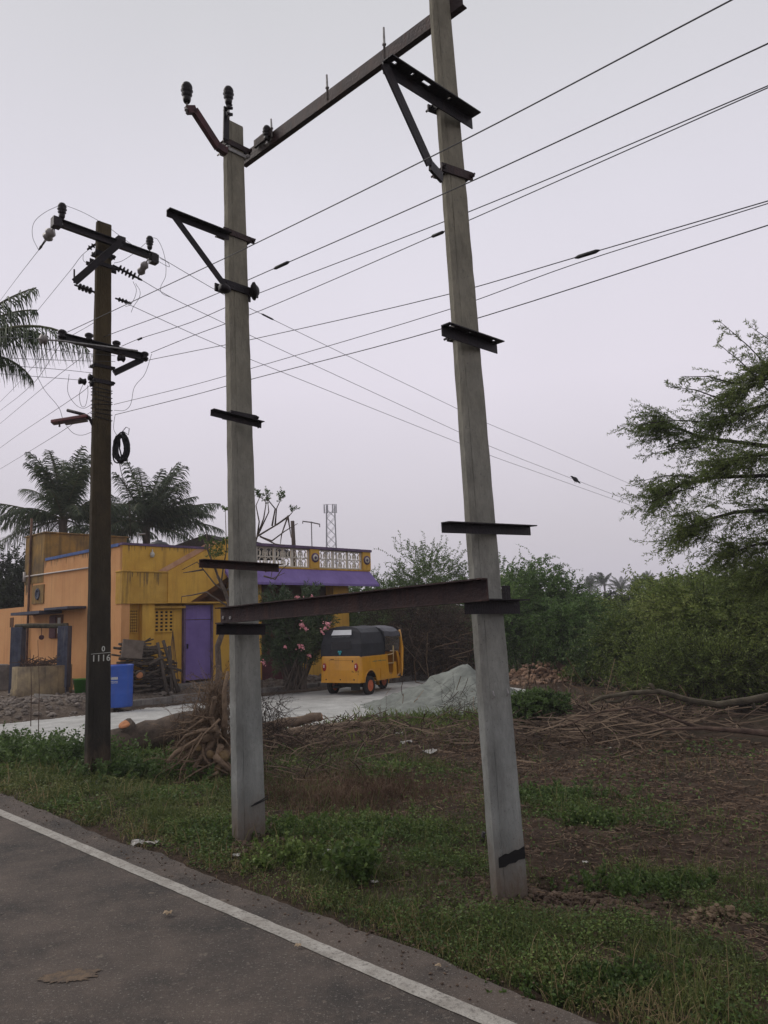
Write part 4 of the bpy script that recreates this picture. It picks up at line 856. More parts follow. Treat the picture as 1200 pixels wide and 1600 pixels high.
# ------------------------------------------------------------------ auto rickshaw (x forward, y left, z up)
def rickshaw(loc, rz):
    root = thing('auto_rickshaw', 'yellow and black three wheeled auto rickshaw seen from behind on the pale path', 'auto rickshaw', loc, rz)
    Y = mat('glossy_yellow_paint', (.62, .29, .015), .32, (.54, .24, .012), scale=3, bump=0, spec=.5, coat=.4, stain=(.22, .13, .05), sscale=2, samt=.35, stretch=(1, 1, 1))
    K = mat('black_vinyl_hood', (.020, .022, .028), .55, (.012, .013, .017), scale=4, bump=.15, bscale=14)
    KG = mat('grey_vinyl_roof', (.085, .085, .10), .5, (.05, .05, .06), scale=4, bump=.15, bscale=14)
    T = mat('tyre_rubber', (.018, .017, .016), .85, (.03, .027, .024), scale=9, bump=.2)
    RIM = plain('orange_rim', (.50, .12, .05), .5); BR = plain('brown_interior', (.07, .03, .018), .7); DK = plain('black_underbody', (.012, .012, .012), .7)
    def B(name, m, parent=root, bevel=0, mb=None): return mb.build(name, m, parent, local=True, bevel=bevel)
    # lower body tub as panels. section x positions: rear 0, side straight to 1.25, door cut 1.25-1.95, nose 2.35
    z0, z1 = .33, .96; hw = .60
    mb = MB()
    # rear panel with rounded corners
    cor = []
    for i in range(7): a = R(90 * i / 6); cor.append((.10 - .10 * math.cos(a) , hw - .10 + .10 * math.sin(a)))
    # outline from centre rear to the left side, z levels with slight taper
    path = [(0.0, 0.0), (0.0, .25)] + cor + [(.45, hw), (.90, hw), (1.16, hw)]
    full = [(x, -y) for x, y in path[::-1]] + path[1:]
    lv = [(z0, .0, 0), (z0 + .03, -.012, .008), (.62, -.006, .006), (z1 - .03, .01, 0), (z1, .02, -.006)]
    n = len(full); vs = []
    for z, dx, dy in lv:
        for x, y in full: vs.append((x + (dx if x < .2 else 0), y + dy * (1 if y > 0 else -1 if y < 0 else 0), z))
    fs = []
    arch = []
    for k in range(len(lv) - 1):
        for i in range(n - 1):
            xs = (full[i][0] + full[i + 1][0]) / 2
            if k < 2 and .1 < xs < .9 and abs(full[i][1]) > .5 and (xs > .1 and xs < .88): 
                if full[i][0] >= .1 - 1e-6 and full[i + 1][0] >= .1 - 1e-6: continue
            fs.append((k * n + i, k * n + i + 1, (k + 1) * n + i + 1, (k + 1) * n + i))
    mb.add(vs, fs)
    # side quarter panels with real wheel arch openings
    for sg in (-1, 1):
        zt = .62; pts = []
        ac = .42; ra = .29
        arc = [(ac + ra * math.cos(R(180 - 180 * i / 12)), .30 + ra * 1.08 * math.sin(R(180 - 180 * i / 12))) for i in range(13)]
        top = [(.10 + (.90 - .10) * i / 12, zt) for i in range(13)]
        arc[0] = (ac - ra, z0); arc[-1] = (ac + ra, z0)
        b = [(x, sg * (hw + .004), max(z, z0)) for x, z in arc] + [(x, sg * (hw + .006), z) for x, z in top]
        mb.add(b, [(i, i + 1, 14 + i, 13 + i) for i in range(12)])
        mb.add([(.10, sg * (hw + .004), z0), (ac - ra, sg * (hw + .004), z0), (.10, sg * (hw + .006), zt)], [(0, 1, 2)])
        mb.add([(ac + ra, sg * (hw + .004), z0), (.90, sg * (hw + .004), z0), (.90, sg * (hw + .006), zt)], [(0, 1, 2)])
        # arch lip
        lip = [Vector((x, sg * (hw + .012), max(z, z0))) for x, z in arc]; mb.tube(lip, .014, 6)
    body = B('body', Y, mb=mb); md = body.modifiers.new('thick', 'SOLIDIFY'); md.thickness = .012; md.offset = -1
    # panel seams, bumper edge, lid
    mb = MB(); mb.box((-.012, 0, z0 + .015), (.03, 1.14, .05)); B('rear_bumper', Y, body, .008, mb)
    mb = MB()
    for a, b in (((-.006, -.34, .50), (-.006, .34, .50)), ((-.003, -.34, .86), (-.003, .34, .86)), ((-.006, .34, .50), (-.003, .34, .86)), ((-.006, -.34, .50), (-.003, -.34, .86))): mb.tube([a, b], .004, 4)
    B('lid_seam', plain('seam_shadow', (.14, .06, .01), .8), body, 0, mb)
    for y in (-.40, 0, .42):
        mb = MB(); mb.lathe([(.016, 0), (.02, .008), (.008, .02), (.001, .022)], (-.014, y, .40), (-1, 0, 0), 8); B('rubber_stop', DK, body, 0, mb)
    for y, z in ((.24, .89), (-.36, .84), (.0, .68)):
        mb = MB(); mb.box((-.008, y, z), (.012, .10 if y >= 0 else .03, .015 if y >= 0 else .05)); B('latch', DK, body, 0, mb)
    for sg in (-1, 1):
        mb = MB(); y = .50 * sg if sg > 0 else -.50; mb.lathe([(.052, 0), (.052, .02), (.04, .03), (.001, .032)], (0, 0, 0), (-1, 0, 0), 14)
        for p in mb.v: p.z *= 1.9
        for p in mb.v: p.x += -.010; p.y += y * .93; p.z += .70
        tl = B('taillight', plain('red_lens', (.30, .012, .012), .25, spec=.6), body, 0, mb)
        mb = MB(); mb.box((-.045, y * .93, .72), (.006, .035, .07)); B('lamp_reflector', plain('pale_lens', (.6, .5, .5), .3), tl, .004, mb)
    # hood
    mb = MB(); prof = [(-hw + .0, z1 - .01), (-hw + .01, 1.25), (-hw + .07, 1.52), (-.40, 1.62), (-.2, 1.665), (0, 1.675), (.2, 1.665), (.40, 1.62), (hw - .07, 1.52), (hw - .01, 1.25), (hw, z1 - .01)]
    xs = [(.02, 1.0, 1), (.05, 1.0, 1), (.45, 1, 1), (.80, 1, 1), (1.15, 1, 1)]
    vs = []; kx = 5; rear_dx = lambda z: max(0, (z - 1.0)) * .10 + (max(0, z - 1.45) * .35)
    for j, (x, a, b) in enumerate(xs):
        for y, z in prof: vs.append((x + rear_dx(z) * (1 - x / 1.15) - .0, y, z + (.012 * math.sin(j * 2.2) if z > 1.6 else 0)))
    n = len(prof); fs = [(j * n + i, j * n + i + 1, (j + 1) * n + i + 1, (j + 1) * n + i) for j in range(kx - 1) for i in range(n - 1)]
    fs.append([i for i in range(n)]); mb.add(vs, fs); hood = B('hood', K, mb=mb, bevel=.0)
    md = hood.modifiers.new('thick', 'SOLIDIFY'); md.thickness = .01; md.offset = -1
    bv = hood.modifiers.new('b', 'BEVEL'); bv.width = .025; bv.segments = 3; bv.limit_method = 'ANGLE'; bv.angle_limit = R(35)
    def rx(z): return .02 + rear_dx(z)
    mb = MB(); zA, zB = 1.475, 1.600; mb.add([(rx(zA) - .012, -.30, zA), (rx(zA) - .012, .30, zA), (rx(zB) - .012, .265, zB), (rx(zB) - .012, -.265, zB)], [(0, 1, 2, 3)]); B('rear_window_sticker', plain('white_sticker', (.62, .64, .66), .5), hood, 0, mb)
    mb = MB(); mb.add([(rx(1.12) - .006, -.30, 1.12), (rx(1.12) - .006, .30, 1.12), (rx(1.32) - .006, .29, 1.32), (rx(1.32) - .006, -.29, 1.32)], [(0, 1, 2, 3)]); B('rear_window', plain('dark_plastic_window', (.008, .008, .01), .25), hood, 0, mb)
    mb = MB(); cx_ = rx(1.05) - .008
    for i in range(3): mb.lathe([(.03, 0), (.034, .006), (.001, .007)], (cx_, .02 + .032 * math.cos(i * 2.1 + .5), 1.05 + .032 * math.sin(i * 2.1 + .5)), (-1, 0, 0), 8)
    mb.lathe([(.026, 0), (.001, .008)], (cx_ - .002, .02, 1.05), (-1, 0, 0), 8); B('emblem', plain('teal_sticker', (.05, .30, .34), .6), hood, 0, mb)
    mb = MB(); rr = random.Random(8)
    for i in range(13):
        y = .24 - .04 * i
        mb.box((rx(1.435) - .012, y, 1.435 + rr.uniform(-.004, .004)), (.004, .026, rr.choice((.022, .03, .026)))); 
    B('faded_lettering', plain('faded_grey_lettering', (.11, .12, .13), .7), hood, 0, mb)['kind'] = 'stuff'
    # front roof, lighter grey with folds
    mb = MB(); vs = []; xs = [1.152, 1.3, 1.5, 1.7, 1.9, 2.02]; pr = [(-.60, 1.40), (-.58, 1.52), (-.45, 1.61), (-.2, 1.655), (0, 1.665), (.2, 1.655), (.45, 1.61), (.58, 1.52), (.60, 1.40)]
    for j, x in enumerate(xs):
        for y, z in pr: vs.append((x, y * (1 - .04 * j / 5), z + .012 * math.sin(j * 1.9) - (.03 if j == 5 else 0)))
    n = len(pr); mb.add(vs, [(j * n + i, j * n + i + 1, (j + 1) * n + i + 1, (j + 1) * n + i) for j in range(5) for i in range(n - 1)]); rf = B('roof_sheet', KG, mb=mb); md = rf.modifiers.new('thick', 'SOLIDIFY'); md.thickness = .012
    mb = MB(); mb.tube([(1.14, -.60, 1.0), (1.15, -.60, 1.38), (1.1, -.55, 1.55), (1.1, -.40, 1.63), (1.1, 0, 1.685), (1.1, .4, 1.63), (1.1, .55, 1.55), (1.15, .60, 1.38), (1.14, .60, 1.0)], .022, 6); B('hood_bow', K, hood, 0, mb)
    # front: A pillars, windshield, cowl
    for sg in (-1, 1):
        mb = MB(); mb.tube([(2.20, sg * .47, .95), (2.12, sg * .53, 1.25), (2.02, sg * .57, 1.55)], .028, 8); B('windscreen_pillar', Y, mb=mb)
    mb = MB(); mb.add([(2.20, -.45, .97), (2.20, .45, .97), (2.03, .55, 1.52), (2.03, -.55, 1.52)], [(0, 1, 2, 3)])
    gl = bpy.data.materials.new('windscreen_glass'); gl.use_nodes = True; gb = gl.node_tree.nodes['Principled BSDF']; gb.inputs['Base Color'].default_value = (.8, .85, .85, 1); gb.inputs['Alpha'].default_value = .25; gb.inputs['Roughness'].default_value = .1
    B('windscreen', gl, mb=mb)
    # cowl: curved front shell
    mb = MB(); vs = []; zs = [.33, .42, .60, .80, .96, 1.0]; rad = [(2.10, .44, .14), (2.10, .52, .22), (2.10, .53, .27), (2.08, .52, .25), (2.06, .50, .20), (2.05, .49, .17)]
    M_ = 14
    for z, (xc, w, dd) in zip(zs, rad):
        for i in range(M_ + 1):
            a = R(-90 + 180 * i / M_); vs.append((xc - .12 + (dd + .12) * max(0, math.cos(a)) ** .6, w * math.sin(a), z))
    mb.add(vs, [(k * (M_ + 1) + i, k * (M_ + 1) + i + 1, (k + 1) * (M_ + 1) + i + 1, (k + 1) * (M_ + 1) + i) for k in range(5) for i in range(M_)]); cw_ = B('front_cowl', Y, mb=mb); md = cw_.modifiers.new('thick', 'SOLIDIFY'); md.thickness = .015
    mb = MB(); mb.tube([(2.0, -.60, .36), (2.06, -.585, .55), (2.10, -.57, .9), (2.13, -.56, 1.08), (2.08, -.57, 1.3), (2.03, -.585, 1.5)], [.025, .035, .045, .05, .032, .02], 8); B('door_edge', Y, cw_, 0, mb)
    mb = MB(); mb.tube([(2.0, .60, .36), (2.06, .585, .55), (2.10, .57, .9), (2.13, .56, 1.08), (2.08, .57, 1.3), (2.03, .585, 1.5)], [.025, .035, .045, .05, .032, .02], 8); B('door_edge', Y, cw_, 0, mb)
    # side flank with the scooped door step
    for sg in (-1, 1):
        y = sg * .598; mb = MB()
        sc = [(1.16, .96), (1.27, .96), (1.30, .70), (1.33, .50), (1.38, .44), (1.50, .44), (1.55, .50), (1.57, .70), (1.585, .74), (1.72, .74), (1.74, .34), (1.16, .34)]
        mb.prism([(x, y - .01, z) for x, z in sc], (0, .02, 0)); fl_ = B('side_panel', Y, mb=mb)
        mb = MB(); mb.tube([(1.58, y, .70), (1.59, y, 1.16)], .016, 6); mb.tube([(1.29, y, .72), (1.58, y, .715)], .013, 6); mb.tube([(1.27, y, .93), (1.585, y, .955)], .016, 6); B('hand_rail', plain('cream_rail', (.50, .36, .16), .5), fl_, 0, mb)
        if sg < 0:
            mb = MB(); rr = random.Random(5)
            for i in range(15):
                x = .52 + .045 * i; mb.box((x, -.6125, .80 + rr.uniform(-.003, .003)), (.036 if i % 5 else .012, .004, rr.choice((.035, .045, .04))))
            B('green_lettering', plain('faded_green_lettering', (.07, .16, .10), .7), body, 0, mb)['kind'] = 'stuff'
    mb = MB(); mb.box((1.0, 0, .335), (1.9, 1.16, .03)); mb.prism([(1.95, -.55, .32), (1.95, .55, .32), (2.2, .25, .32), (2.2, -.25, .32)], (0, 0, .03)); B('floor_pan', Y, mb=mb)
    mb = MB(); mb.box((.80, 0, .60), (.55, 1.12, .16)); mb.box((.50, 0, .88), (.10, 1.10, .45)); B('rear_seat', BR, mb=mb, bevel=.03)
    mb = MB(); mb.box((1.55, 0, .62), (.38, .50, .14)); mb.box((1.38, 0, .85), (.06, .48, .30)); B('driver_seat', BR, mb=mb, bevel=.03)
    mb = MB(); mb.box((1.22, 0, .66), (.03, 1.10, .58)); B('partition', plain('maroon_partition', (.06, .018, .012), .7), mb=mb)
    mb = MB(); mb.tube([(1.95, -.28, 1.0), (1.99, 0, 1.02), (1.95, .28, 1.0)], .016, 6); mb.tube([(1.99, 0, 1.02), (2.06, 0, .5)], .025, 6); B('handlebar', DK, mb=mb)
    # number plate writing on the right of the tail
    for k, row in enumerate(('TN 319', '8E 15')):
        for i, ch in enumerate(row):
            if ch != ' ': text_mesh(ch, .062, DK, Vector((-.018, -.345 - .035 * i - (.035 if k else 0), .585 - .062 * k)), (0, -1, 0), (0, 0, 1), body, 'plate_letter')
    # underside, axle, mudguards, wheels
    mb = MB(); mb.tube([(.42, -.5, .22), (.42, .5, .22)], .03, 8); mb.box((.45, 0, .28), (.45, .5, .16)); mb.tube([(.3, .2, .2), (.05, .25, .22)], .03, 8); B('engine', DK, mb=mb)
    mb = MB(); mb.box((.10, -.36, .24), (.015, .26, .20)); B('mud_flap', DK, mb=mb)
    def wheel(x, y, r_, w):
        mb = MB(); mb.lathe([(r_ * .60, -w / 2), (r_ * .9, -w / 2), (r_, -w * .3), (r_ * 1.01, 0), (r_, w * .3), (r_ * .9, w / 2), (r_ * .60, w / 2)], (x, y, r_), (0, 1, 0), 28, cap=False); t = B('wheel', T, mb=mb)
        mb = MB(); mb.lathe([(r_ * .6, -w * .40), (r_ * .56, -w * .36), (r_ * .46, -w * .15), (r_ * .25, -w * .2), (r_ * .2, -w * .42), (.001, -w * .42)], (x, y, r_), (0, 1, 0), 20); mb.lathe([(.001, w * .2), (r_ * .6, w * .3), (r_ * .6, -w * .1)], (x, y, r_), (0, 1, 0), 20); B('rim', RIM, t, 0, mb)
        return t
    wheel(.42, -.545, .235, .12); wheel(.42, .50, .235, .12); wheel(2.02, 0, .225, .11)
    mb = MB(); mb.tube([(2.02 + .26 * math.cos(R(a)), 0, .225 + .26 * math.sin(R(a))) for a in range(-20, 201, 20)], .05, 6); B('front_mudguard', Y, mb=mb)
    return root
rk = ground(577, 1086.5); HEAD = R(30)
fw = Vector((math.sin(HEAD), math.cos(HEAD), 0)); rt = Vector((math.cos(HEAD), -math.sin(HEAD), 0))
base = rk - fw * .42 - rt * .55; rickshaw((base.x, base.y, rk.z + .005), math.pi / 2 - HEAD)

# ------------------------------------------------------------------ things around the house
db = ground(187, 1102); db.z = .0; db = at(187, 1098, 17.3); db.z = -.02
dm_ = thing('plastic_drum', 'blue plastic drum standing behind the old black pole', 'drum', db)
mb = MB(); r_ = .275
mb.lathe([(r_ * .95, 0), (r_, .03), (r_, .27), (r_ * 1.015, .29), (r_, .31), (r_, .58), (r_ * 1.015, .60), (r_, .62), (r_, .85), (r_ * 1.03, .87), (r_ * 1.03, .905), (r_ * .97, .91), (r_ * .95, .86), (r_ * .9, .05)], (0, 0, 0), Zd, 36)
mb.build('drum_body', mat('blue_plastic', (.04, .105, .43), .45, (.03, .08, .34), scale=2, bump=0, stain=(.08, .10, .20), sscale=2, samt=.4), dm_, local=True)
mb = MB()
def on_drum(x, z): a = x / r_; return Vector((math.sin(a) * (r_ + .004), -math.cos(a) * (r_ + .004), z))
rr = random.Random(2)
def dpatch(x0, x1, z0, z1): mb.add([on_drum(x0, z0), on_drum(x1, z0 + .004), on_drum(x1, z1 + .004), on_drum(x0, z1)], [(0, 1, 2, 3)])
x = -.20
while x < .04: w = rr.uniform(.018, .03); dpatch(x, x + w, .60, .645 + rr.choice((0, .01))); x += w + rr.uniform(.004, .008)
for z in (.555, .525):
    x = -.2
    while x < .04: w = rr.uniform(.05, .12); dpatch(x, min(.045, x + w), z, z + .010); x += w + .008
mb.build('printed_lettering', M_white, dm_, local=True)['kind'] = 'stuff'
bk = at(127, 1058, 19.2); bk.z = .14; mb = MB(); mb.lathe([(.14, 0), (.18, .34), (.19, .34), (.19, .36), (.17, .36), (.13, .03)], bk, Zd, 20)
tag(mb.build('bucket', plain('green_plastic', (.05, .20, .02), .5), None, org=bk), 'green plastic bucket beside the well against the orange wall', 'bucket')
# roof clutter
tk = at(248, 845, 21.5); mb = MB(); mb.lathe([(.36, 3.15 - tk.z), (.37, 3.4 - tk.z), (.365, 3.41 - tk.z), (.37, 3.75 - tk.z), (.35, 3.95 - tk.z), (.2, 4.07 - tk.z), (.1, 4.08 - tk.z), (.1, 4.12 - tk.z), (.01, 4.12 - tk.z)], tk, Zd, 28)
tag(mb.build('water_tank', plain('black_plastic', (.03, .03, .035), .5), None, org=tk), 'black plastic water tank on the yellow house roof', 'water tank')
for k, (x, y0, y1, lb) in enumerate(((215, 832, 860, 'thin T shaped pipe beside the roof water tank'),)):
    b = at(x, 855, 20.6); mb = MB(); mb.tube([Vector((b.x, b.y, 3.12)), at(x, y0, 20.6)], .022, 6); mb.tube([at(x - 1, y0 + 3, 20.6), at(x + 12, y0 + 2, 20.6)], .02, 6); tag(mb.build('vent_pipe', plain('grey_pipe', (.25, .25, .25), .6), None, org=b), lb, 'pipe')
mb = MB(); b = at(461, 870, 24); b.z = 3.12; mb.tube([b, at(457, 814, 24)], [.07, .06], 8); tag(mb.build('roof_post', mat('weathered_wood_post', (.09, .07, .06), .9), None, org=b), 'dark wooden post rising above the porch roof', 'post')
mb = MB(); b = at(488, 870, 24.5); b.z = 3.12
mb.tube([b, at(486.5, 815, 24.5)], .018, 6); mb.tube([at(473, 818, 24.5), at(473, 814.5, 24.5), at(486, 816, 24.5), at(499.5, 819, 24.5), at(499.5, 823.5, 24.5)], .022, 5)
tag(mb.build('antenna_mast', plain('dull_metal', (.16, .15, .16), .6), None, org=b), 'thin T shaped mast on the porch roof', 'antenna')
# dark roof of a hut behind
mb = MB(); p = [at(262, 856, 27), at(318, 836, 27), at(322, 834, 27), at(336, 842, 27), at(338, 856, 27)]; q0_ = p[0].copy()
mb.prism(p, Vector((1.5, 6, 0))); mb.v = mb.v; hut = thing('hut', 'dark thatched hut roof peeping over the yellow house', 'hut', Vector((p[0].x + 1.5, 28, 0)))
mb.build('roof', mat('dark_thatch', (.035, .03, .028), .95, (.018, .016, .015), scale=20, bump=.5), hut); mb = MB(); mb.box((p[0].x + 1.9, 30, 1.9), (2.8, 4, 3.9)); mb.build('wall', M_cement, hut)
mb = MB(); p = [at(332, 852, 30), at(360, 836, 30), at(400, 846, 30), at(402, 858, 30)]; mb.prism(p, Vector((1, 5, 0))); hut = thing('hut', 'second dark roof just left of the middle pole beyond the house', 'hut', Vector((p[0].x + 1, 31, 0))); mb.build('roof', _M['dark_thatch'], hut)
mb = MB(); mb.box((p[0].x + 1.4, 33, 1.9), (2, 3, 3.8)); mb.build('wall', M_cement, hut)

# telecom tower far away
TY = 190; tb = at(520, 960, TY); tb.z = -.3; tw = thing('telecom_tower', 'distant lattice telecom tower with aerials above the porch roof', 'tower', tb)
M_tow = plain('tower_galvanised', (.22, .22, .24), .6); zt = at(519, 789, TY).z; mb = MB(); wd = 1.05
for a, b in ((-1, -1), (1, -1), (1, 1), (-1, 1)): mb.tube([tb + Vector((a * wd * 1.5, b * wd * 1.5, 0)), Vector((tb.x + a * wd * .95, TY + b * wd, zt))], .10, 5)
z = 0; i = 0
while tb.z + z < zt - 2:
    for (a, b), (c, d) in (((-1, -1), (1, -1)), ((1, -1), (1, 1)), ((1, 1), (-1, 1)), ((-1, 1), (-1, -1))):
        mb.tube([Vector((tb.x + a * wd, TY + b * wd, tb.z + z)), Vector((tb.x + c * wd, TY + d * wd, tb.z + z + 2.2))], .055, 4); mb.tube([Vector((tb.x + c * wd, TY + d * wd, tb.z + z)), Vector((tb.x + a * wd, TY + b * wd, tb.z + z + 2.2))], .055, 4)
    z += 2.2
mb.build('lattice_mast', M_tow, tw)
for a in (-1.5, -.7, .6, 1.45):
    mb = MB(); mb.box((tb.x + a, TY - 1.2, zt - 1.1), (.3, .2, 2.2)); mb.build('aerial_panel', M_tow, tw)
mb = MB(); mb.bar((tb.x - 1.7, TY - 1.1, zt - 2.1), (tb.x + 1.7, TY - 1.1, zt - 2.1), .1, .1); mb.bar((tb.x - 1.3, TY - 1.1, zt), (tb.x + 1.2, TY - 1.1, zt), .08, .08); mb.build('platform_rail', M_tow, tw)
# far brick building
fb = at(1058, 925, 85); bb = thing('brick_building', 'distant brown brick building half hidden by bushes on the right horizon', 'building', Vector((fb.x + 1, 85, 0)))
M_brick = mat('far_brick', (.24, .11, .07), .9, (.17, .08, .05), scale=2, bump=0)
zt = at(1050, 912, 85).z; mb = MB(); mb.box((fb.x + 1, 88, zt / 2), (4.4, 6, zt)); mb.build('wall', M_brick, bb); mb = MB(); mb.box((fb.x + .9, 88, zt + .1), (4.9, 6.6, .2)); mb.build('roof', M_cement, bb)
fb = at(1190, 938, 60); b2 = thing('blue_roofed_shed', 'pale shed with a blue sheet roof glimpsed behind the acacia', 'shed', Vector((fb.x, 60, 0)))
mb = MB(); mb.box((fb.x, 62, fb.z / 2 - .2), (7, 4, fb.z)); mb.build('wall', plain('pale_wall', (.45, .42, .38), .9), b2); mb = MB(); mb.box((fb.x - .5, 62, fb.z - .1), (3, 4.4, .25), Matrix.Rotation(.1, 3, 'X')); mb.build('roof', plain('blue_sheet', (.12, .16, .32), .6), b2)

# ------------------------------------------------------------------ vegetation
F_palm = foliage('palm_leaf', [(0, (.030, .048, .024)), (.5, (.066, .094, .044)), (.85, (.12, .15, .075)), (1, (.22, .19, .11))])
F_acacia = foliage('acacia_leaf', [(0, (.055, .085, .022)), (.5, (.12, .165, .045)), (1, (.20, .24, .07))], tr=.5)
F_bush = foliage('thorn_bush_leaf', [(0, (.040, .070, .022)), (.5, (.085, .140, .040)), (1, (.17, .24, .075))], tr=.35)
F_vine = foliage('vine_leaf', [(0, (.040, .080, .020)), (.5, (.085, .155, .040)), (1, (.18, .27, .08))], tr=.3)
F_olive = foliage('olive_leaf', [(0, (.055, .080, .020)), (.5, (.13, .18, .040)), (1, (.25, .29, .08))], tr=.3)
F_dark = foliage('dark_leaf', [(0, (.012, .018, .009)), (1, (.04, .055, .022))], tr=.2)
F_dry = foliage('dry_vine', [(0, (.028, .018, .012)), (.5, (.070, .046, .032)), (1, (.18, .13, .09))], rough=.9, tr=.05)
F_grass = foliage('verge_grass', [(0, (.028, .045, .012)), (.4, (.070, .100, .026)), (.7, (.125, .150, .042)), (.88, (.19, .17, .07)), (1, (.30, .22, .12))], tr=.3)
F_weed = foliage('weed_leaf', [(0, (.030, .055, .016)), (.5, (.075, .125, .030)), (1, (.18, .24, .065))], tr=.3)
F_straw = foliage('dry_straw', [(0, (.05, .030, .020)), (.5, (.12, .075, .048)), (1, (.24, .17, .11))], rough=.9, tr=.1)
F_olean = foliage('oleander_leaf', [(0, (.03, .052, .026)), (.5, (.062, .095, .042)), (1, (.13, .17, .075))], tr=.2)
M_bark = mat('grey_brown_bark', (.12, .095, .075), .95, (.05, .04, .033), scale=7, detail=8, bump=.5, bscale=40, stretch=(1, 1, .3))
M_bark2 = mat('dark_branch_bark', (.040, .032, .028), .95, (.02, .016, .015), scale=9, bump=.3)
M_twig = mat('dry_twig_bark', (.13, .085, .062), .95, (.055, .036, .028), scale=8, bump=.3)

def frond(P, D, Q, VV, base, az, el, L, droop, lw, n, rr, hang=1.0):
    "one palm leaf: arching rib plus two rows of hanging leaflets; appended to lists"
    h = Vector((math.sin(az), math.cos(az), 0)); p = Vector(base); pts = [p.copy()]; e = el; st = L / 14
    for i in range(14):
        p = p + (h * math.cos(e) + Zd * math.sin(e)) * st; pts.append(p.copy()); e -= droop / 14 * (.5 + i / 9)
    side = Vector((h.y, -h.x, 0))
    for i in range(n):
        f = .10 + .90 * i / n; k = f * 13.99; a = pts[int(k)]; b = pts[min(int(k) + 1, 14)]; c = a.lerp(b, k % 1); t = (b - a).normalized()
        ll = lw * (math.sin(math.pi * min(1, f * .85 + .12)) ** .6) * rr.uniform(.85, 1.1)
        for sg in (-1, 1):
            d = side * sg * rr.uniform(.6, .9) + t * rr.uniform(.45, .75) + Zd * rr.uniform(-.65, -.05) * hang
            d.normalize(); w = .033 if n < 70 else .017
            m_ = c + d * ll * .55; e_ = c + d * ll * .9 + Zd * (-ll * rr.uniform(.15, .5) * hang); wd = t * w
            b0 = len(P); P.extend([c - wd * .5, c + wd * .5, m_ + wd * .55, m_ - wd * .55, e_ + wd * .1, e_ - wd * .1]); Q.extend([(b0, b0 + 1, b0 + 2, b0 + 3), (b0 + 3, b0 + 2, b0 + 4, b0 + 5)])
            v = rr.random() ** 1.5 * .85; VV.extend([v] * 6)
    return pts
def palm(label, crown, Y, seed, L=3.3, nf=22, trunk=True, azs=None, group='coconut palms behind the house', lean=0, name='coconut_palm'):
    rr = random.Random(seed); c = at(*crown, Y); zb = -.3; base = Vector((c.x + lean, c.y, zb)); t = thing(name, label, 'palm tree', base, 0, group)
    P, D, Q, VV = [], [], [], []; ribs = MB()
    spec = azs or [(rr.uniform(0, 6.28), R(rr.uniform(15, 88) if i % 5 else rr.uniform(-15, 25)), L * rr.uniform(.8, 1.1), rr.uniform(.3, 1.2)) for i in range(nf)]
    for az, el, l_, dr in spec:
        pts = frond(P, D, Q, VV, c, az, el, l_, dr, l_ * (.24 if Y > 20 else .19), 64 if Y > 20 else 85, rr, 1.0 if Y > 20 else 2.0); ribs.tube(pts, [.035 * (1 - i / 16) + .006 for i in range(15)], 5)
    v = np.array([tuple(p) for p in P]) - np.array(base); link('crown', np_mesh('crown', v, np.array(Q), np.array(VV)), F_palm, t)
    ribs.build('frond_ribs', mat('palm_rib', (.10, .10, .05), .7, (.06, .06, .03)), t)
    if trunk:
        mb = MB(); mid = base.lerp(c, .5) + Vector((.15, 0, 0)); mb.tube([base, base.lerp(mid, .5), mid, mid.lerp(c, .6), c], [.22, .17, .15, .14, .16], 10); mb.build('trunk', M_bark, t)
    return t
palm('tall coconut palm behind the roof tower, left of the old black pole', (98, 812), 29, 5, L=3.1, nf=34)
palm('coconut palm behind the house between the old black pole and the middle pole', (228, 822), 31, 14, L=3.0, nf=36)
palm('coconut palm hidden low between the two palms behind the old pole', (168, 835), 34, 9, L=2.5, nf=16)
# near palm whose fronds enter from the left edge
pc_ = at(-95, 560, 12.5)
rr = random.Random(3)
palm('near coconut palm outside the left edge, its fronds reaching to the old pole', (-95, 560), 12.5, 3, azs=[(R(88), R(52), 2.05, .55), (R(97), R(28), 2.95, 1.2), (R(84), R(38), 1.9, 1.0), (R(92), R(44), 1.9, .75), (R(80), R(16), 1.7, 1.2), (R(110), R(-25), 1.6, .7), (R(70), R(55), 1.3, 1.3), (R(250), R(40), 1.8, 1.5), (R(300), R(60), 1.8, 1.5), (R(200), R(30), 1.8, 1.5), (R(20), R(50), 1.6, 1.5), (R(150), R(40), 1.5, 1.5), (R(270), R(0), 1.8, 1)], group='coconut palms')
for k, (x, y, lb) in enumerate(((921, 919, 'leftmost tiny palm on the far right horizon'), (944, 912, 'second tiny far palm from the left, the broadest of the row'), (971, 919, 'small low far palm in the middle of the horizon row'), (994, 920, 'small far palm leaning behind the dark treetop'), (1010, 910, 'tallest far palm beside the distant brick building'), (1026, 922, 'faint far palm just left of the distant brick building'))):
    palm(lb, (x, y), 120 + 6 * k, 40 + k, L=2.5, nf=20, group='tiny palms on the horizon')

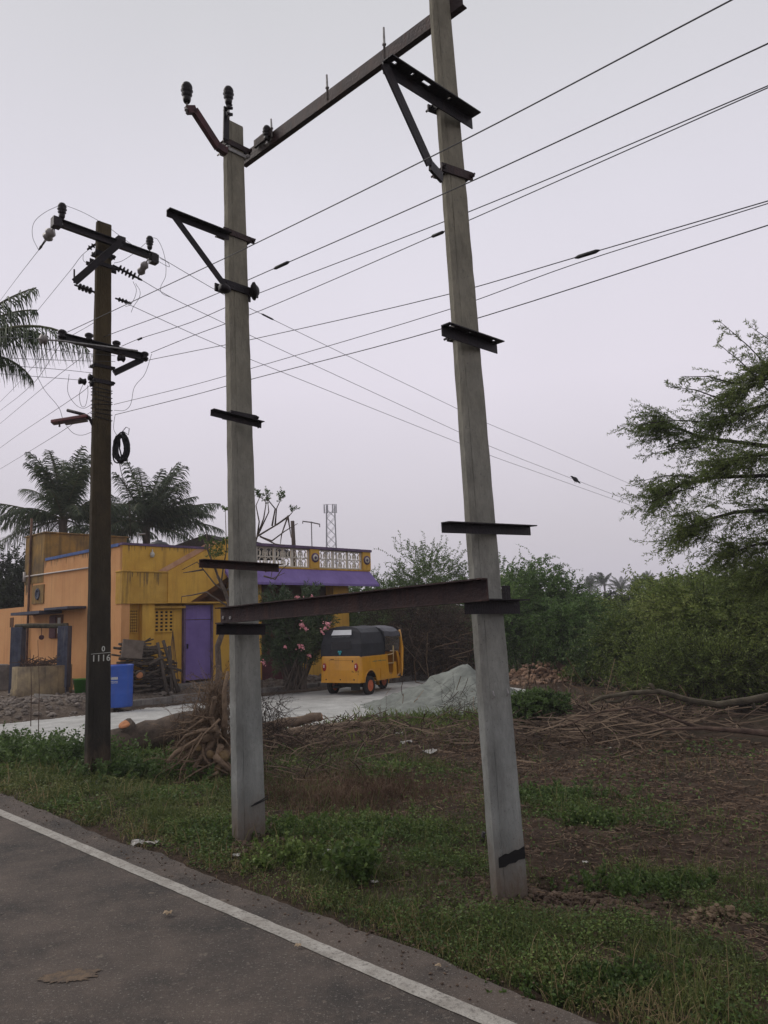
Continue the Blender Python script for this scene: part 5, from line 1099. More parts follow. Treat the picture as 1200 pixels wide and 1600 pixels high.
def twigs(name, m, parent, starts, dirs, lens, k, leafL, leafW, seed, droop=.5, wig=.25, stem=None, spread=.9, flat=0.0, stem_m=None):
    "leafy twigs: k steps along each, leaves off both sides"
    r = np.random.default_rng(seed); n = len(starts); st = (lens / k)[:, None]; p = starts.copy(); d = dirs / np.linalg.norm(dirs, axis=1, keepdims=True)
    C = []; DD = []; nodes = [p.copy()]
    for i in range(k):
        d = d + r.normal(size=(n, 3)) * wig * .35; d[:, 2] -= droop / k; d /= np.linalg.norm(d, axis=1, keepdims=True)
        q = p + d * st
        for h in (0, .5):
            for sg in (-1, 1):
                o = np.cross(d, r.normal(size=(n, 3)) + np.array([0, 0, .8])); o /= np.linalg.norm(o, axis=1, keepdims=True) + 1e-9
                C.append(p + (q - p) * h); DD.append(d * .6 + o * sg * spread + r.normal(size=(n, 3)) * .15)
        p = q; nodes.append(p.copy())
    C = np.concatenate(C); DD = np.concatenate(DD); m_ = len(C)
    v, f, var = leaf_quads(C, DD, leafL * r.uniform(.7, 1.25, m_), leafW * r.uniform(.8, 1.2, m_), seed, flat)
    base = np.repeat(np.tile(fbm(starts[:, 0] * 1.3, starts[:, 2] * 1.7, seed), m_ // n), 4); var = np.clip(var * .55 + (base - .25) * .9, 0, 1)
    org = np.array(origin_of(parent)); o = link(name, np_mesh(name, v - org, f, var), m, parent)
    if stem:
        nod = np.stack(nodes, 1); w = stem; sdv = np.cross(nod[:, -1] - nod[:, 0], [0, 0, 1.0]); sdv /= np.linalg.norm(sdv, axis=1, keepdims=True) + 1e-9
        taper = np.linspace(1, .3, k + 1)[None, :, None]
        a = nod + sdv[:, None] * w * taper; b = nod - sdv[:, None] * w * taper; c = nod + np.array([0, 0, 1.7 * w]) * taper
        K = k + 1; V = np.stack([a, b, c], 2).reshape(-1, 3); fi = []
        ii = (np.arange(n)[:, None] * K + np.arange(k)[None]).ravel() * 3
        for u, w2 in ((0, 1), (1, 2), (2, 0)): fi.append(np.stack([ii + u, ii + w2, ii + 3 + w2, ii + 3 + u], 1))
        link('twigs', np_mesh('twigs', V - org, np.concatenate(fi)), stem_m or M_bark2, parent)['kind'] = 'stuff'
    return o

# --- acacia on the right (trunk outside the frame)
AY = 10.5
ab = at(1475, 1100, AY); ab.z = Hf(*cs(ab)) - .2
ac = thing('acacia_tree', 'feathery green acacia spreading in from the right edge against the sky', 'tree', ab)
limbs = [
    [(1460, 760), (1350, 690), (1200, 697), (1100, 684), (1030, 668), (990, 664)],
    [(1460, 740), (1350, 600), (1240, 610), (1150, 625), (1080, 640)],
    [(1450, 700), (1330, 540), (1230, 560), (1160, 585), (1110, 600)],
    [(1460, 690), (1320, 480), (1230, 520), (1170, 560)],
    [(1460, 790), (1350, 750), (1220, 742), (1120, 746), (1040, 757), (990, 775)],
    [(1460, 830), (1350, 800), (1240, 795), (1150, 800), (1080, 812), (1040, 824)],
    [(1460, 860), (1350, 850), (1240, 845), (1160, 850), (1100, 862)],
    [(1460, 880), (1350, 890), (1260, 885), (1190, 890), (1150, 900)],
    [(1460, 660), (1360, 640), (1270, 660), (1180, 660)],
    [(1460, 760), (1330, 710), (1240, 705), (1160, 712), (1090, 722)],
    [(1460, 740), (1540, 640), (1640, 610), (1740, 640), (1800, 680)], [(1460, 700), (1500, 560), (1580, 480), (1680, 470)], [(1455, 690), (1440, 560), (1400, 460), (1350, 430)], [(1460, 780), (1560, 740), (1680, 750), (1780, 780)], [(1460, 720), (1470, 580), (1480, 450), (1470, 400)]]
lm = MB(); fork = at(1462, 800, AY); lm.tube([ab, ab.lerp(fork, .5) + Vector((.1, 0, 0)), fork, at(1450, 700, AY), at(1440, 600, AY)], [.28, .22, .19, .14, .08], 10)
S = []; Dv = []; Ln = []; rr = np.random.default_rng(5)
for li, L_ in enumerate(limbs):
    off = rr.uniform(-1.0, 1.0); pts = []
    for i, q in enumerate(L_): k_ = max(0, i - len(L_) + 3); pts.append(at(q[0] + 24 * k_, q[1] + (14 if li in (1, 2, 3) else 0), AY + off * min(1, i / 2)))
    lm.tube(pts, [.048 - .038 * i / (len(pts) - 1) for i in range(len(pts))], 6)
    for i in range(0, len(pts) - 1):
        for j in range(15):
            f = rr.random(); p = pts[i].lerp(pts[i + 1], f); frac = (i + f) / (len(pts) - 1)
            # secondary branch, flat spreading
            a = rr.uniform(-1.0, 1.0); br = (pts[i + 1] - pts[i]).normalized(); d = np.array([br.x, br.y, br.z]) + np.array([-.15, a * .9, rr.normal() * .42 - .12]); d /= np.linalg.norm(d)
            l2 = rr.uniform(.4, 1.0) * (1.1 - .45 * frac)
            for t in range(5):
                o = np.array(p) + d * l2 * (t + rr.random()) / 5 + rr.normal(size=3) * np.array([.05, .08, .03]); S.append(o); Dv.append(d + rr.normal(size=3) * np.array([.45, .45, .28]) + np.array([-.5, 0, -.10])); Ln.append(rr.uniform(.18, .42))
    # wispy shoots at the tips
    e = np.array(pts[-1])
    for j in range(14): S.append(e + rr.normal(size=3) * .06); Dv.append(np.array([-1, rr.normal() * .5, rr.normal() * .35 + .05])); Ln.append(rr.uniform(.25, .5))
for (x0, y0, x1, y1) in ((1215, 590, 1128, 505), (1230, 560, 1175, 512), (1200, 610, 1120, 535), (1150, 600, 1066, 588), (1130, 625, 1045, 604), (1120, 660, 985, 664), (1090, 760, 990, 798), (1080, 745, 1000, 752), (1090, 700, 1010, 712)):
    a = np.array(at(x0, y0, AY)); b = np.array(at(x1, y1, AY)); lm.tube([a, (a + b) / 2 + np.array([0, 0, .05]), b], [.012, .008, .003], 4)
    for t in np.linspace(.1, 1, 9): S.append(a + (b - a) * t); Dv.append((b - a) / np.linalg.norm(b - a) + rr.normal(size=3) * .45); Ln.append(.16)
lm.build('trunk', M_bark2, ac)
twigs('crown', F_acacia, ac, np.array(S), np.array(Dv), np.array(Ln), 8, .050, .013, 3, droop=.35, wig=.5, stem=.0035, spread=.8)

# --- bushes and trees behind the clearing
def crown_tree(name, label, cat, px, Y, ztop, rx, ry, m, seed, n=900, k=6, L=.55, leaf=(.085, .034), droop=.5, group=None, zlow=.1, wisp=.3, stem=.006, trunk=.12, ybase=None):
    c = at(px, 1000, Y); zb = -.2; base = Vector((c.x, c.y, zb)); t = thing(name, label, cat, base, 0, group); r = np.random.default_rng(seed)
    # lumpy crown made of several clumps
    nc2 = 9; S = []; Dv = []; Hh = ztop - zlow
    cl = []
    for i in range(nc2):
        a = r.uniform(0, 6.28); q = r.uniform(.15, .75); zc = zlow + Hh * r.uniform(.25, .80); cl.append((np.array([base.x + math.cos(a) * q * rx, base.y + math.sin(a) * q * ry, zc]), r.uniform(.34, .55)))
    cl.append((np.array([base.x, base.y, zlow + Hh * .62]), .5)); cl.append((np.array([base.x - rx * .45, base.y, zlow + Hh * .35]), .5)); cl.append((np.array([base.x + rx * .45, base.y, zlow + Hh * .35]), .5))
    cnt = n // len(cl)
    for cc, s_ in cl:
        d = r.normal(size=(cnt, 3)); d /= np.linalg.norm(d, axis=1, keepdims=True); rad = r.uniform(.35, 1.0, (cnt, 1)) ** .6
        p = cc + d * rad * np.array([rx * s_, ry * s_, Hh * .36]); p[:, 2] = np.clip(p[:, 2], .05, ztop + .1)
        S.append(p); Dv.append(d + np.array([0, 0, .25]))
    S = np.concatenate(S); Dv = np.concatenate(Dv); Ln = r.uniform(.5, 1.0, len(S)) * L; w = r.random(len(S)) < .12; Ln[w] *= 1.9
    twigs('crown', m, t, S, Dv, Ln, k, leaf[0], leaf[1], seed, droop=droop, wig=.45, stem=stem, spread=.9)
    mb = MB(); rq = random.Random(seed)
    for i in range(5):
        cc = Vector(cl[i][0]); mb.tube([base + Vector((rq.uniform(-.2, .2), rq.uniform(-.2, .2), 0)), base.lerp(cc, .5) + Vector((rq.uniform(-.3, .3), 0, .2)), cc], [trunk * .6, trunk * .4, .02], 6)
    mb.build('trunk', M_bark, t); return t
BGp = 'thorn bushes and small trees closing the clearing'
crown_tree('thorn_tree', 'bushy green tree directly behind the right end of the yellow house', 'tree', 590, 29, 3.3, 2.0, 1.8, F_bush, 1, n=1300, group=BGp)
crown_tree('thorn_tree', 'wispy topped thorn tree just left of the tallest grey pole', 'tree', 690, 27, 4.1, 2.3, 1.8, F_bush, 2, n=1700, L=.8, droop=.7, group=BGp)
crown_tree('thorn_tree', 'bright green vine covered tree just right of the tallest grey pole', 'tree', 832, 24, 3.35, 1.9, 1.6, F_vine, 3, n=2100, L=.55, droop=1.2, group=BGp)
crown_tree('thorn_tree', 'rounded vine mound below the sky gap, right of the bright vine tree', 'bush', 893, 22.5, 1.95, 1.3, 1.3, F_vine, 4, n=1300, L=.45, droop=1.3, group=BGp)
crown_tree('thorn_bush', 'brown leafless tangle of dry vines behind the auto rickshaw', 'bush', 672, 24.0, 2.05, 1.7, 1.0, F_dry, 5, n=1500, L=.8, leaf=(.13, .014), droop=1.3, group=BGp)
crown_tree('thorn_bush', 'dark bush just right of the house wall behind the rickshaw roof', 'bush', 608, 26, 1.9, 1.2, 1.0, F_bush, 6, n=900, group=BGp)
crown_tree('thorn_tree', 'dark flat topped tree under the tiny far palms', 'tree', 990, 46, 2.95, 3.0, 2.5, F_dark, 7, n=1600, L=.4, leaf=(.16, .07), group=BGp)
crown_tree('thorn_bush', 'mid green bush filling the gap below the tiny far palms', 'bush', 945, 31, 2.15, 2.4, 1.6, F_bush, 8, n=1500, group=BGp)
crown_tree('thorn_bush', 'broad olive green bush in the middle right of the thicket', 'bush', 1060, 19, 2.15, 1.9, 1.4, F_olive, 9, n=2600, L=.6, droop=.9, group=BGp)
crown_tree('thorn_bush', 'large olive bush at the right edge under the acacia', 'bush', 1165, 16.5, 2.15, 1.9, 1.4, F_olive, 10, n=2700, L=.6, droop=.9, group=BGp)
crown_tree('thorn_bush', 'low shadowy bush between the vine mound and the olive bush', 'bush', 975, 20, 1.45, 1.4, 1.1, F_bush, 11, n=1500, L=.5, droop=.9, group=BGp)
crown_tree('thorn_bush', 'bush half outside the right edge beneath the acacia', 'bush', 1270, 15, 2.2, 1.8, 1.4, F_olive, 12, n=1800, L=.6, droop=.9, group=BGp)
crown_tree('thorn_bush', 'low weedy bush beside the orange rubble heap', 'bush', 915, 20.5, .30, .6, .5, F_olive, 13, n=400, L=.2, group=BGp)
crown_tree('thorn_bush', 'small dark green bush hugging the right side of the tallest grey pole', 'bush', 832, 12.6, .36, .5, .45, F_bush, 14, n=520, L=.16, leaf=(.06, .025), group=BGp)
crown_tree('thorn_bush', 'pale stemmed scrub behind the curved fallen branch', 'bush', 1110, 14.5, 1.2, 1.5, .8, F_olive, 15, n=1100, L=.5, leaf=(.06, .02), droop=.3, group=BGp)
for k, (x, Y, zt, rx, lb) in enumerate(((720, 42, 3.6, 4, 'distant tree seen through the gap left of the tallest pole'), (560, 44, 3.8, 3, 'distant tree behind the end of the porch'), (880, 60, 2.5, 5, 'distant low tree line left of the tiny far palms'), (1085, 50, 3.6, 4, 'distant tree right of the brick building'), (1190, 44, 4.2, 4, 'distant tree behind the acacia lower branches'), (1010, 70, 2.9, 5, 'distant tree in front of the tallest far palm'), (1130, 30, 2.9, 2.6, 'wispy thorn tree between the olive bushes and the sky'), (800, 36, 3.4, 3, 'distant tree immediately behind the tallest pole'))):
    crown_tree('thorn_tree', lb, 'tree', x, Y, zt, rx, rx * .6, F_bush if k % 2 else F_olive, 60 + k, n=1100, L=.45, leaf=(.18, .08), k=4, group='distant trees beyond the thicket')
# dark trees left of the house
crown_tree('shade_tree', 'dark dense tree filling the left edge above the low orange wall', 'tree', 8, 34, 5.0, 2.4, 2.2, F_dark, 30, n=2600, L=.6, leaf=(.14, .07), group='dark trees left of the house')
crown_tree('shade_tree', 'dark tree close behind the roof tower of the house', 'tree', 70, 37, 4.6, 2.6, 2.0, F_dark, 31, n=1800, L=.6, leaf=(.14, .07), group='dark trees left of the house')
crown_tree('shade_tree', 'dark low tree behind the roof below the right palm', 'tree', 215, 36, 4.3, 3.0, 2.0, F_dark, 32, n=1500, L=.6, leaf=(.14, .07), group='dark trees left of the house')

# --- oleander in front of the porch
ob = at(462, 1066, 20.3); ob.z = 0.0; ol = thing('oleander_bush', 'dark oleander bush with pink flowers in front of the porch', 'bush', ob)
rr = np.random.default_rng(17); S = []; Dv = []
mb = MB(); heads = []
for i in range(60):
    x = rr.uniform(408, 522); yt = 905 + abs(x - 462) * .5 + rr.uniform(0, 95); tip = at(x, yt, 20.3 + rr.uniform(-.7, .4)); b0 = ob + Vector((rr.uniform(-.3, .3), rr.uniform(-.2, .2), 0)); mid = b0.lerp(tip, .55) + Vector((rr.uniform(-.1, .1), 0, .25))
    mb.tube([b0, mid, tip], [.022, .014, .006], 5); heads.append(tip)
    for t in np.linspace(.38, 1, 24):
        p = np.array(mid.lerp(tip, (t - .38) / .62) if t > .5 else b0.lerp(mid, .55 + t * .6)); S.append(p + rr.normal(size=3) * .07); Dv.append(np.array(tip - mid) + rr.normal(size=3) * .5)
mb.build('stem', M_bark, ol); S = np.array(S); Dv = np.array(Dv)
twigs('crown', F_olean, ol, S, Dv, np.full(len(S), .16), 4, .13, .022, 18, droop=-.1, wig=.2, spread=.7)
M_pink = mat('pink_petals', (.62, .20, .24), .6, (.70, .34, .36), scale=9, bump=0)
for (x, y, s_) in ((472, 977, 1.4), (477, 982, 1.1), (512, 975, 1.4), (508, 982, 1.2), (503, 987, .9), (468, 1010, 1.0), (473, 1012, .8), (464, 933, .8), (487, 933, .8), (474, 935, .6), (445, 1011, .6), (412, 1036, .7), (484, 1024, .6)):
    q = at(x, y, 19.5); mb = MB()
    for k in range(12):
        a = rr.normal(size=3) * .032 * s_; c = q + Vector(a); u = Vector(rr.normal(size=3)).normalized() * .035; v = u.orthogonal().normalized() * .032; mb.add([c, c + u + v * .6, c + u * 1.5, c + u - v * .6], [(0, 1, 2, 3)])
    mb.rock(q, .045 * s_, 1, int(x)); o = mb.build('flower_cluster', M_pink, ol); o['kind'] = 'stuff'

# --- leafless tree with knobbly shoots by the middle pole
tb_ = at(338, 1085, 17.0); tb_.z = 0.02; bt = thing('leafless_tree', 'nearly leafless tree rising behind the middle pole in front of the purple door', 'tree', tb_)
mb = MB(); TY_ = 17.0
def limb(px, r0, r1, dy=0):
    mb.tube([at(x, y, TY_ + dy * i / len(px)) for i, (x, y) in enumerate(px)], [r0 + (r1 - r0) * i / (len(px) - 1) for i in range(len(px))], 6)
limb([(338, 1090), (342, 1050), (340, 1010), (352, 975), (360, 950), (352, 925), (340, 900)], .085, .035)
limb([(356, 960), (375, 900), (395, 860), (402, 838), (432, 820), (452, 805)], .04, .012, -.3)
for px in ([(352, 925), (335, 912), (318, 890), (308, 878), (285, 890)], [(345, 915), (338, 890), (328, 870), (316, 840)], [(345, 915), (350, 880), (354, 860), (352, 795)], [(340, 900), (325, 860), (322, 830), (305, 850)], [(352, 925), (372, 905), (392, 890), (420, 893)], [(318, 890), (300, 893), (286, 895)], [(360, 950), (322, 925), (300, 930), (284, 932), (283, 942)],
           [(402, 838), (412, 810), (416, 785), (405, 775)], [(402, 838), (420, 800), (418, 780)], [(425, 822), (430, 795), (418, 780), (416, 770)], [(430, 820), (432, 795), (441, 775)], [(432, 820), (450, 808), (458, 799)], [(450, 806), (440, 835), (438, 850)], [(450, 808), (455, 840)], [(410, 840), (425, 845), (445, 830), (465, 818)], [(412, 900), (430, 905), (440, 890), (452, 880)], [(414, 893), (426, 888), (423, 905), (445, 895)], [(402, 838), (405, 815), (400, 790), (408, 772)], [(406, 838), (430, 850), (445, 852)]):
    limb(px, .022, .007, rr.uniform(-.4, .4))
mb.build('trunk', mat('pale_smooth_bark', (.13, .10, .08), .9, (.06, .045, .035), scale=9, bump=.3), bt)
S = []; Dv = []
for (x, y) in ((404, 775), (416, 772), (441, 775), (440, 778), (458, 799), (405, 772), (418, 781), (352, 797), (316, 841)):
    for k in range(7): S.append(np.array(at(x, y, TY_)) + rr.normal(size=3) * .03); Dv.append(rr.normal(size=3) * .6 + np.array([0, 0, 1]))
for k in range(60): S.append(np.array(at(rr.uniform(325, 360), rr.uniform(842, 868), TY_))); Dv.append(rr.normal(size=3))
twigs('leaf_tufts', F_weed, bt, np.array(S), np.array(Dv), np.full(len(S), .13), 3, .05, .03, 77)

# ------------------------------------------------------------------ stone dust heap
sp_ = ground(742, 1100); sh0 = thing('stone_dust_heap', 'grey green heap of stone dust behind the tallest grey pole', 'heap', (0, 0, 0)); 
pk = at(731, 1100, 16.9); v = []; n = 64
for i in range(n):
    for j in range(n):
        x = -3.1 + 5.6 * i / (n - 1); y = -2.7 + 4.2 * j / (n - 1); wx = pk.x + x; wy = pk.y + y; c_, s_ = cs(Vector((wx, wy, 0)))
        ridge = max(0, 1 - abs(x) / (2.7 if x < 0 else 1.9)) ** 1.55; yy = max(0, 1 - (abs(y) / (2.5 if y < 0 else 1.4)) ** 1.15)
        h = .88 * ridge * yy; h += (.22 * (float(fbm(wx * 3.2, wy * 3.2, 44)) - .5) + .12 * (float(fbm(wx * 11, wy * 11, 45)) - .5)) * min(1, h * 6)
        v.append((wx, wy, Hf(c_, s_) - .04 + max(0, h) + .02 * (h > .02)))
f = [(i * n + j, i * n + n + j, i * n + n + j + 1, i * n + j + 1) for i in range(n - 1) for j in range(n - 1)]
sh0.location = (pk.x, pk.y, -.1); me = bpy.data.meshes.new('heap'); me.from_pydata([tuple(Vector(p) - sh0.location) for p in v], [], f); me.polygons.foreach_set('use_smooth', [True] * len(f)); me.update()
M_dust = mat('green_grey_stone_dust', (.23, .245, .22), .97, (.13, .14, .125), scale=4, detail=9, bump=1.0, bscale=28)
link('heap_surface', me, M_dust, sh0)

def scatter_rocks(name, label, cat, m, pts, rmin, rmax, seed, kind='stuff', sq=.7, group=None):
    r = random.Random(seed); mb = MB()
    for i, p in enumerate(pts):
        q = rmin + (rmax - rmin) * r.random() ** 2.2; mb.rock(Vector(p) + Zd * q * .25, q, sq, seed * 1000 + i)
    o = mb.build(name, m, None, org=pts[0]); return tag(o, label, cat, group, kind)
rr = np.random.default_rng(23)
def around(px, py, rx, ry, n, zpeak=0):
    c = ground(px, py); out = []
    for _ in range(n):
        a = rr.normal() * rx; b = rr.normal() * ry; x, y = c.x + a, c.y + b; z = Hf(*cs(Vector((x, y, 0)))); out.append(Vector((x, y, z + zpeak * math.exp(-(a / rx) ** 2 - (b / ry) ** 2) * rr.random())))
    return out
M_clod = mat('brown_soil_clod', (.125, .085, .058), .95, (.05, .034, .025), scale=8, detail=8, bump=.6, bscale=50)
M_clod2 = mat('yellowish_soil_clod', (.20, .145, .09), .95, (.10, .07, .045), scale=8, detail=8, bump=.6, bscale=50)
M_rub = mat('brick_rubble', (.36, .22, .14), .95, (.17, .12, .09), scale=2.5, detail=6, bump=.5, bscale=30)
M_stone = mat('grey_rubble_stone', (.24, .205, .175), .95, (.09, .075, .063), scale=3, detail=6, bump=.5, bscale=30)
scatter_rocks('soil_clods', 'loose brown clods heaped at the foot of the middle pole', 'soil', M_clod, around(420, 1322, .30, .20, 900, .05), .005, .028, 1)
scatter_rocks('soil_clods', 'loose brown clods heaped at the foot of the tallest grey pole', 'soil', M_clod, around(850, 1412, .34, .18, 1500, .05), .004, .026, 2)
scatter_rocks('soil_clods', 'yellowish clods lying in the right foreground grass', 'soil', M_clod2, around(1122, 1436, .12, .10, 200, .08) + around(1070, 1446, .16, .08, 60, .0) + around(992, 1428, .06, .05, 130, .05), .004, .026, 3)
scatter_rocks('soil_clods', 'dark broken soil between the tallest pole and the road', 'soil', M_clod, around(770, 1440, .40, .14, 1100, .02), .003, .02, 4)
scatter_rocks('soil_crumbs', 'scattered soil crumbs over the bare right hand clearing', 'soil', M_clod, [Wg(c, s) for c, s in zip(rr.uniform(3.6, 10.5, 7500), rr.uniform(-.5, 9, 7500))], .004, .030, 5)
scatter_rocks('brick_rubble', 'orange and grey rubble heap right of the tallest pole', 'rubble', M_rub, around(850, 1064, 1.0, .45, 800, .60), .03, .13, 6)
scatter_rocks('stone_rubble', 'loose stones and rubble over the yard in front of the house', 'rubble', M_stone, [Wg(c, s) for c, s in zip(rr.uniform(5.6, 17, 900), 16.95 + rr.random(900) ** 1.6 * 2.0)] + [Wg(c, s) for c, s in zip(rr.uniform(5.4, 8.2, 500), rr.uniform(16.6, 20.5, 500))], .012, .09, 7)
scatter_rocks('stone_rubble', 'line of rubble beyond the pale path right of the rickshaw', 'rubble', M_stone, [Wg(c, s) for c, s in zip(rr.uniform(16, 22, 330), rr.uniform(16.4, 17.4, 330))], .03, .12, 8)
scatter_rocks('path_pebbles', 'pebbles strewn along both edges of the pale path', 'pebbles', M_stone, [Wg(c, s, .01) for c, s in zip(rr.uniform(4, 17, 500), np.where(rr.random(500) < .5, 10.8 + rr.normal(size=500) * .25, 16.4 + rr.normal(size=500) * .15))], .008, .035, 9)
k_ = np.linspace(0, 1, 1)
def grit(name, n, c0, c1, s0, s1, m, r0, r1, seed, label, cat, z=.002, pw=2.5):
    r = np.random.default_rng(seed); pts = [W(c, s, z) for c, s in zip(r.uniform(c0, c1, n), r.uniform(s0, s1, n))]
    return scatter_rocks(name, label, cat, m, pts, r0, r1, seed, sq=.5)
grit('road_grit', 900, -1.2, 2.95, -.6, 9, mat('pale_grit', (.20, .18, .155), .9, (.10, .085, .075), scale=30, bump=0), .0015, .007, 31, 'small pale grit scattered on the asphalt', 'grit')
grit('edge_grit', 1600, 2.72, 3.08, -.6, 12, M_clod, .002, .010, 32, 'brown dirt crumbs along the road edge', 'grit')

# ------------------------------------------------------------------ grass and weeds
def samples(n, c0, c1, s0, s1, seed, dens, cam_bias=True):
    r = np.random.default_rng(seed); c = r.uniform(c0, c1, n); s = r.uniform(s0, s1, n); d = dens(c, s)
    X = (c - s) * .70711; Y = (c + s) * .70711; dist = np.hypot(X, Y); ok = (r.random(n) < d * (np.clip(4.5 / dist, .12, 1) ** .9 if cam_bias else 1)) & (Y > .8) & (np.abs(X / Y) < .62)
    c, s, dist = c[ok], s[ok], dist[ok]; return c, s, dist, np.stack([(c - s) * .70711, (c + s) * .70711, H(c, s)], -1)
def blades(name, label, n, area, seed, dens, m, h0, h1, w, lean=.35, cat='grass', var_shift=0):
    c, s, dist, p = samples(n, *area, seed, dens); r = np.random.default_rng(seed + 1); k = len(c)
    tall = .55 + .9 * fbm(c * 2, s * 2, 51); h = r.uniform(h0, h1, k) * tall; a = r.uniform(0, 6.283, k); ln = r.normal(size=(k, 2)) * lean
    wd = (w * np.clip(dist / 4.5, 1, 3.5))[:, None]; sv_ = np.stack([np.cos(a), np.sin(a), np.zeros(k)], -1) * wd
    mid = p + np.stack([ln[:, 0] * h * .35, ln[:, 1] * h * .35, h * .55], -1); tip = p + np.stack([ln[:, 0] * h, ln[:, 1] * h, h * r.uniform(.75, 1, k)], -1)
    v = np.stack([p - sv_, p + sv_, mid + sv_ * .8, mid - sv_ * .8, mid + sv_ * .8, tip + sv_ * .08, tip - sv_ * .08, mid - sv_ * .8], 1).reshape(-1, 3)
    f = np.arange(k * 8).reshape(-1, 4); q = fbm(c * 1.7, s * 1.7, 53); ed = 1 - sstep(3.05, 3.45, c)
    var = np.clip(r.random(k) * .5 + (q - .3) * .8 + ed * r.random(k) * .85 + var_shift, 0, 1)
    return tag(link(name, np_mesh(name, v, f, np.repeat(var, 8)), m), label, cat, kind='stuff')
gd = grass_density
blades('grass', 'green grass and stalks covering the road verge', 560000, (2.9, 7.5, -1.5, 15), 101, gd, F_grass, .02, .075, .0020, lean=.6)
blades('grass', 'tall thin grass stalks standing above the verge', 22000, (3.0, 9, -1, 14), 103, lambda c, s: gd(c, s) * .8, F_grass, .12, .26, .0016, lean=.3, var_shift=.2)
def cover(name, label, n, area, seed, dens, m, L, w, zmax, cat='ground cover'):
    c, s, dist, p = samples(n, *area, seed, dens); r = np.random.default_rng(seed + 1); k = len(c); sc = np.clip(dist / 4.5, 1, 3)
    clump = fbm(c * 3.2, s * 3.2, 61); z = (r.random(k) ** .8) * zmax * (.3 + 1.1 * clump) ; p = p + np.stack([np.zeros(k), np.zeros(k), z], -1)
    d = r.normal(size=(k, 3)); d[:, 2] = np.abs(d[:, 2]) * .4; v, f, var = leaf_quads(p, d, L * sc * r.uniform(.6, 1.3, k), w * sc, seed, .75)
    var = np.clip(var * .6 + np.repeat(clump - .25, 4) * .7, 0, 1); return tag(link(name, np_mesh(name, v, f, var), m), label, cat, kind='stuff')
cover('weeds', 'low broad leaved weeds matted through the verge grass', 330000, (2.95, 6.8, -1.5, 13), 111, lambda c, s: gd(c, s) * sstep(.42, .55, fbm(c * 1.1, s * 1.1, 71)), F_weed, .018, .012, .085)
cover('weeds', 'small leafy weeds dotted over the bare clearing', 60000, (4.3, 11, -1, 10.5), 113, lambda c, s: .30 * sstep(.55, .66, fbm(c * 1.6, s * 1.6, 73)), F_weed, .022, .013, .06)
cover('leaf_litter', 'dry leaf litter over the bare soil of the clearing', 130000, (3.1, 11, -1.2, 10.8), 115, lambda c, s: .25 + .6 * sstep(.45, .6, fbm(c * 1.3, s * 1.3, 75)), F_straw, .022, .008, .012, cat='leaf litter')
def sticks(name, label, n, area, seed, dens, m, L, w, zmax, cat='dry twigs', flatz=.12, curve=.25):
    c, s, dist, p = samples(n, *area, seed, dens); r = np.random.default_rng(seed + 1); k = len(c)
    a = r.uniform(0, 6.283, k); l = L * r.uniform(.3, 1.3, k) ** 1.3; d = np.stack([np.cos(a), np.sin(a), r.normal(size=k) * flatz], -1); p = p + np.stack([0 * a, 0 * a, .004 + r.random(k) * zmax], -1)
    o = np.stack([-np.sin(a), np.cos(a), 0 * a], -1); bend = (r.normal(size=k) * curve * l)[:, None] * o; V = []
    for t in np.linspace(0, 1, 5):
        q = p + d * (l * (t - .5))[:, None] + bend * (4 * t * (1 - t)) ; q[:, 2] = np.maximum(q[:, 2], H((q[:, 0] + q[:, 1]) * .70711, (q[:, 1] - q[:, 0]) * .70711) + .003); V.append(q)
    V = np.stack(V, 1); ww = (w * np.clip(dist / 5, 1, 2.5))[:, None, None]; sd_ = o[:, None, :] * ww; up = np.array([0, 0, 1.0]) * ww * 1.5
    P = np.stack([V - sd_, V + up, V + sd_], 2).reshape(-1, 3); b = (np.arange(k)[:, None] * 5 + np.arange(4)[None]).ravel() * 3
    f = np.concatenate([np.stack([b, b + 1, b + 4, b + 3], 1), np.stack([b + 1, b + 2, b + 5, b + 4], 1)])
    return tag(link(name, np_mesh(name, P, f, np.repeat(r.random(k), 15)), m), label, cat, kind='stuff')
F_weed2 = foliage('clover_leaf', [(0, (.035, .055, .016)), (.5, (.095, .125, .035)), (.85, (.19, .21, .07)), (1, (.32, .30, .14))], tr=.3)
cover('ground_cover', 'tiny leaved mat of pale green ground cover over the verge', 520000, (2.95, 6.2, -1.5, 12), 117, lambda c, s: gd(c, s) * (.35 + .65 * sstep(.35, .55, fbm(c * 1.9 + 3, s * 1.9, 77))), F_weed2, .012, .008, .055)
sticks('ground_twigs', 'dark broken twigs trodden into the soil of the clearing', 26000, (3.6, 11, -1, 10.5), 135, lambda c, s: .3 + .7 * sstep(.42, .56, fbm(c * 1.2 + 9, s * 1.2, 83)), F_dry, .10, .0020, .018)
sticks('dry_brush', 'long dry curling stems in the brown tangle behind the rickshaw', 1500, (15, 21, 13, 19.5), 137, lambda c, s: np.exp(-(((c - 18.2) / 1.2) ** 2 + ((s - 15.6) / 1.0) ** 2)) * 3, F_straw, 1.1, .005, 1.5, flatz=.9, curve=.4)
sticks('ground_twigs', 'short dry twigs and straw littering the clearing', 16000, (3.4, 11, -1, 10.5), 121, lambda c, s: .25 + .75 * sstep(.48, .6, fbm(c, s, 81)), F_straw, .14, .0017, .012)
brush = lambda c, s: np.clip(np.exp(-(((c - 11.6) / 2.4) ** 2 + ((s - 6.6) / 1.15) ** 2)) * 1.3 * (.4 + 1.2 * sstep(.4, .6, fbm(c * 1.5, s * 1.5, 85))), 0, 1)
sticks('brush_pile', 'tangled pile of dead thorn branches across the right clearing', 12000, (7, 16, 3.0, 9), 123, brush, F_dry, .8, .0035, .26, flatz=.28)
